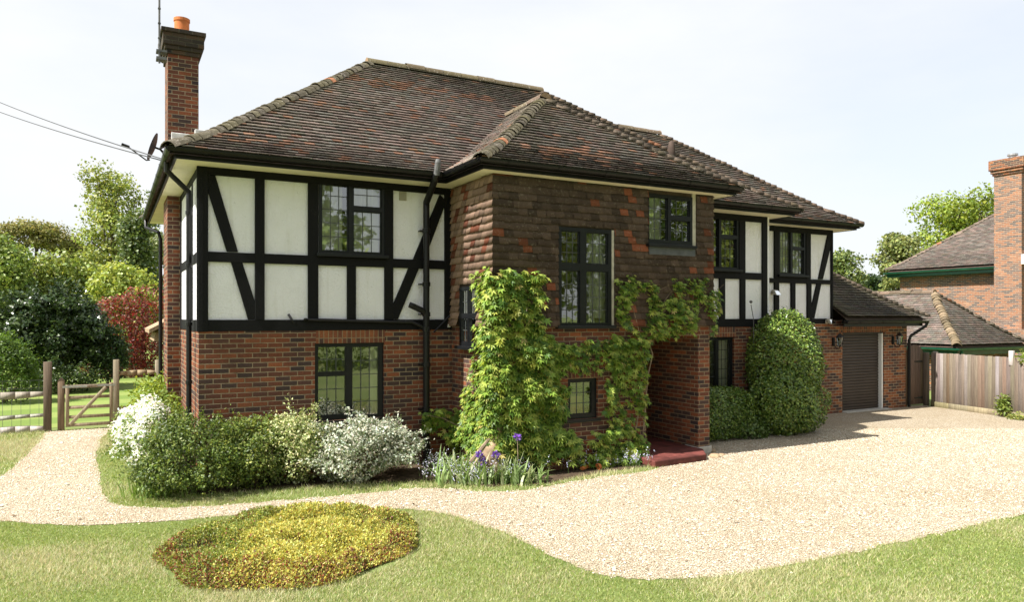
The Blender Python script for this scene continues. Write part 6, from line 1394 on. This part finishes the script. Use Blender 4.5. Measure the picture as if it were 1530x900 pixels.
# big garden shrubs beyond the path gate
p = pos(70, 25.5); rh = shrub('rhododendron', 'large rounded dark evergreen rhododendron beyond the post and rail fence', 'shrub', (p[0], p[1], 1.75), (1.85, 1.6, 2.1), 34000, 0.15, DG, None, 81, 'leaf_glossy', amp=0.25, shape='oval', up=0.7, sharp=16)
p = pos(163, 26); shrub('dark_shrub', 'small dark green bush beside the copper beech hedge', 'shrub', (p[0], p[1], 1.1), (0.62, 0.6, 1.15), 4000, 0.12, DG, None, 82, amp=0.3)
p = pos(8, 21.5); shrub('conifer_bush', 'bright green dense conifer bush close behind the wire and rail fence', 'shrub', (p[0], p[1], 0.9), (0.85, 0.8, 1.3), 9000, 0.08, [(0.07, 0.13, 0.02), (0.11, 0.18, 0.03)], None, 83, amp=0.2)
p = pos(100, 24.3); shrub('dark_shrub', 'low dark foliage directly behind the garden gate', 'shrub', (p[0], p[1], 0.45), (1.1, 0.5, 0.6), 3000, 0.1, [(0.04, 0.07, 0.02), (0.08, 0.12, 0.03)], None, 84, amp=0.35)
p = pos(205, 31); ch_ = thing('copper_beech_hedge', 'deep red copper beech hedge across the back lawn', 'hedge', (p[0], p[1], 0))
dirn = np.array([0.97, 0.1, 0])
leaf_obj('foliage', [shrub_leaves((p[0] + dirn[0] * t, p[1] + dirn[1] * t + 0.2, 1.5), (1.25, 0.9, 1.62 + 0.1 * math.sin(t * 3)), 5500, 0.12, [(0.17, 0.03, 0.022), (0.26, 0.045, 0.03), (0.10, 0.028, 0.02), (0.24, 0.10, 0.05)], None, 86 + k, amp=0.25, boxy=4) for k, t in enumerate((-0.9, 0.9, 2.7))], M['leaf'], ch_)
stems('stems', (p[0], p[1], 0), [(p[0] - 1, p[1], 2), (p[0], p[1], 2.2), (p[0] + 1.4, p[1], 2)], 0.05, M['bark'], ch_)

# ------------------------------------------------------------------ grass and gravel as loose stuff
drv = [(p[0], p[1]) for p in drive]
def lawn_blades(name, label, n, f0, f1, px0, px1, hgt, seed, wid=0.0035, extra_poly=None):
    r = np.random.default_rng(seed)
    f = np.sqrt(r.uniform(f0 ** 2, f1 ** 2, n)); px = r.uniform(px0, px1, n); rr = (px - CX) / F * f
    x = rX * rr + fX * f; y = rY * rr + fY * f
    k = ~inpoly(x + r.normal(0, 0.035, n), y + r.normal(0, 0.035, n), drv) & (((x - 1.75) ** 2 + (y - 8.2) ** 2) > 1.3 ** 2) & ~inpoly(x, y, bedpts) & (y < 19)
    k &= ~((x > 1.1) & (y > 11.8)) & ~((x > 5.1) & (y > 10.1)) & ~((x > 9.0) & (y > 9.9)) & (x < 19.0)
    x, y, f = x[k], y[k], f[k]; n = len(x)
    kk = r.normal(0, 1, (14, 2)) * 2.2; ph = r.uniform(0, 6.28, 14); g = np.sin(x[:, None] * kk[:, 0] + y[:, None] * kk[:, 1] + ph).sum(1) / 2.6
    h = hgt * r.uniform(0.45, 1.2, n) * (1 + 0.25 * g); a = r.uniform(0, 6.28, n); w_ = wid * r.uniform(0.7, 1.4, n) * (f / 8) ** 0.7; ln = r.normal(0, 0.55, (n, 2)) * h[:, None]
    V = np.empty((n, 3, 3)); V[:, 0] = np.stack([x - np.cos(a) * w_, y - np.sin(a) * w_, np.zeros(n)], 1); V[:, 1] = np.stack([x + np.cos(a) * w_, y + np.sin(a) * w_, np.zeros(n)], 1); V[:, 2] = np.stack([x + ln[:, 0], y + ln[:, 1], h], 1)
    dry = np.clip(0.36 + 0.26 * g, 0.08, 0.85); u = r.uniform(0, 1, n)
    c = np.where((u < dry)[:, None], palette(n, [(0.50, 0.47, 0.29), (0.41, 0.41, 0.22)], None, 0.2, r), palette(n, [(0.24, 0.30, 0.08), (0.315, 0.37, 0.12), (0.175, 0.235, 0.055)], None, 0.2, r))
    o = npmesh(name, V.reshape(-1, 3), np.arange(3 * n).reshape(-1, 3), M['grass_blade'], None, np.repeat(c, 3, 0)); return tag(o, label, 'grass', kind='stuff')
lawn_blades('grass', 'short mown grass of the front lawn', 600000, 4.6, 10.2, -330, 1880, 0.034, 5)
lawn_blades('grass', 'grass strips beside the path and flower bed', 260000, 10.2, 20.0, -80, 1010, 0.05, 6)
def pebbles(n, f0, f1, seed):
    r = np.random.default_rng(seed); f = np.sqrt(r.uniform(f0 ** 2, f1 ** 2, n)); px = r.uniform(-200, 1800, n); rr = (px - CX) / F * f; x = rX * rr + fX * f; y = rY * rr + fY * f
    jj = 0.02 + 0.10 * (r.uniform(0, 1, n) < 0.12); k = inpoly(x + r.normal(0, 1, n) * jj, y + r.normal(0, 1, n) * jj, drv) & ~((x > 9.6) & (y > 12.85)) & ~((x > 9.4) & (x < 9.8) & (y > 10.2)); x, y = x[k], y[k]; n = len(x)
    s_ = 0.0062 * r.lognormal(0, 0.45, n); oc_ = np.array([(1, 0, 0), (0, 1, 0), (-1, 0, 0), (0, -1, 0), (0, 0, 0.75), (0, 0, -0.5)]); a = r.uniform(0, 6.28, n); ca, sa = np.cos(a), np.sin(a); el = r.uniform(0.6, 1.1, n)
    vx = oc_[None, :, 0] * ca[:, None] - oc_[None, :, 1] * sa[:, None] * el[:, None]; vy = oc_[None, :, 0] * sa[:, None] + oc_[None, :, 1] * ca[:, None] * el[:, None]
    V = np.stack([x[:, None] + vx * s_[:, None], y[:, None] + vy * s_[:, None], 0.008 + (oc_[None, :, 2] + 0.25) * s_[:, None]], 2)
    T = np.array([(0, 1, 4), (1, 2, 4), (2, 3, 4), (3, 0, 4)]); Fc = ((np.arange(n) * 6)[:, None, None] + T[None]).reshape(-1, 3)
    c = palette(n, [(0.58, 0.52, 0.40), (0.50, 0.425, 0.31), (0.38, 0.295, 0.205), (0.22, 0.16, 0.10), (0.70, 0.66, 0.58)], [0.38, 0.34, 0.12, 0.06, 0.1], 0.15, r)
    return tag(npmesh('gravel_stones', V.reshape(-1, 3), Fc, M['pebble'], None, np.repeat(c, 6, 0)), 'loose tan and cream stones of the gravel drive', 'gravel', kind='stuff')
pebbles(280000, 6.3, 16.5, 7)
# a few fallen leaves and daisies
for k, (px, py) in enumerate(((620, 758), (1098, 751), (1100, 783), (1025, 784), (1030, 736))):
    g = gnd(px, py); n = 3; P = np.array([g + [0.0, 0, 0.02]] * n) + rng.normal(0, 0.015, (n, 3)) * [1, 1, 0.2]
    o = leaf_obj('fallen_leaf', [leaves(P, np.array([[0, 0, 1.0]] * n) + rng.normal(0, .3, (n, 3)), rng.normal(0, 1, (n, 3)), np.full(n, 0.05), palette(n, [(0.12, 0.07, 0.03)]), 'oval')], M['leaf']); tag(o, 'small brown dead leaf lying on the pale gravel', 'dead leaf', 'dead leaves on the gravel')
print('objects', len(bpy.data.objects))
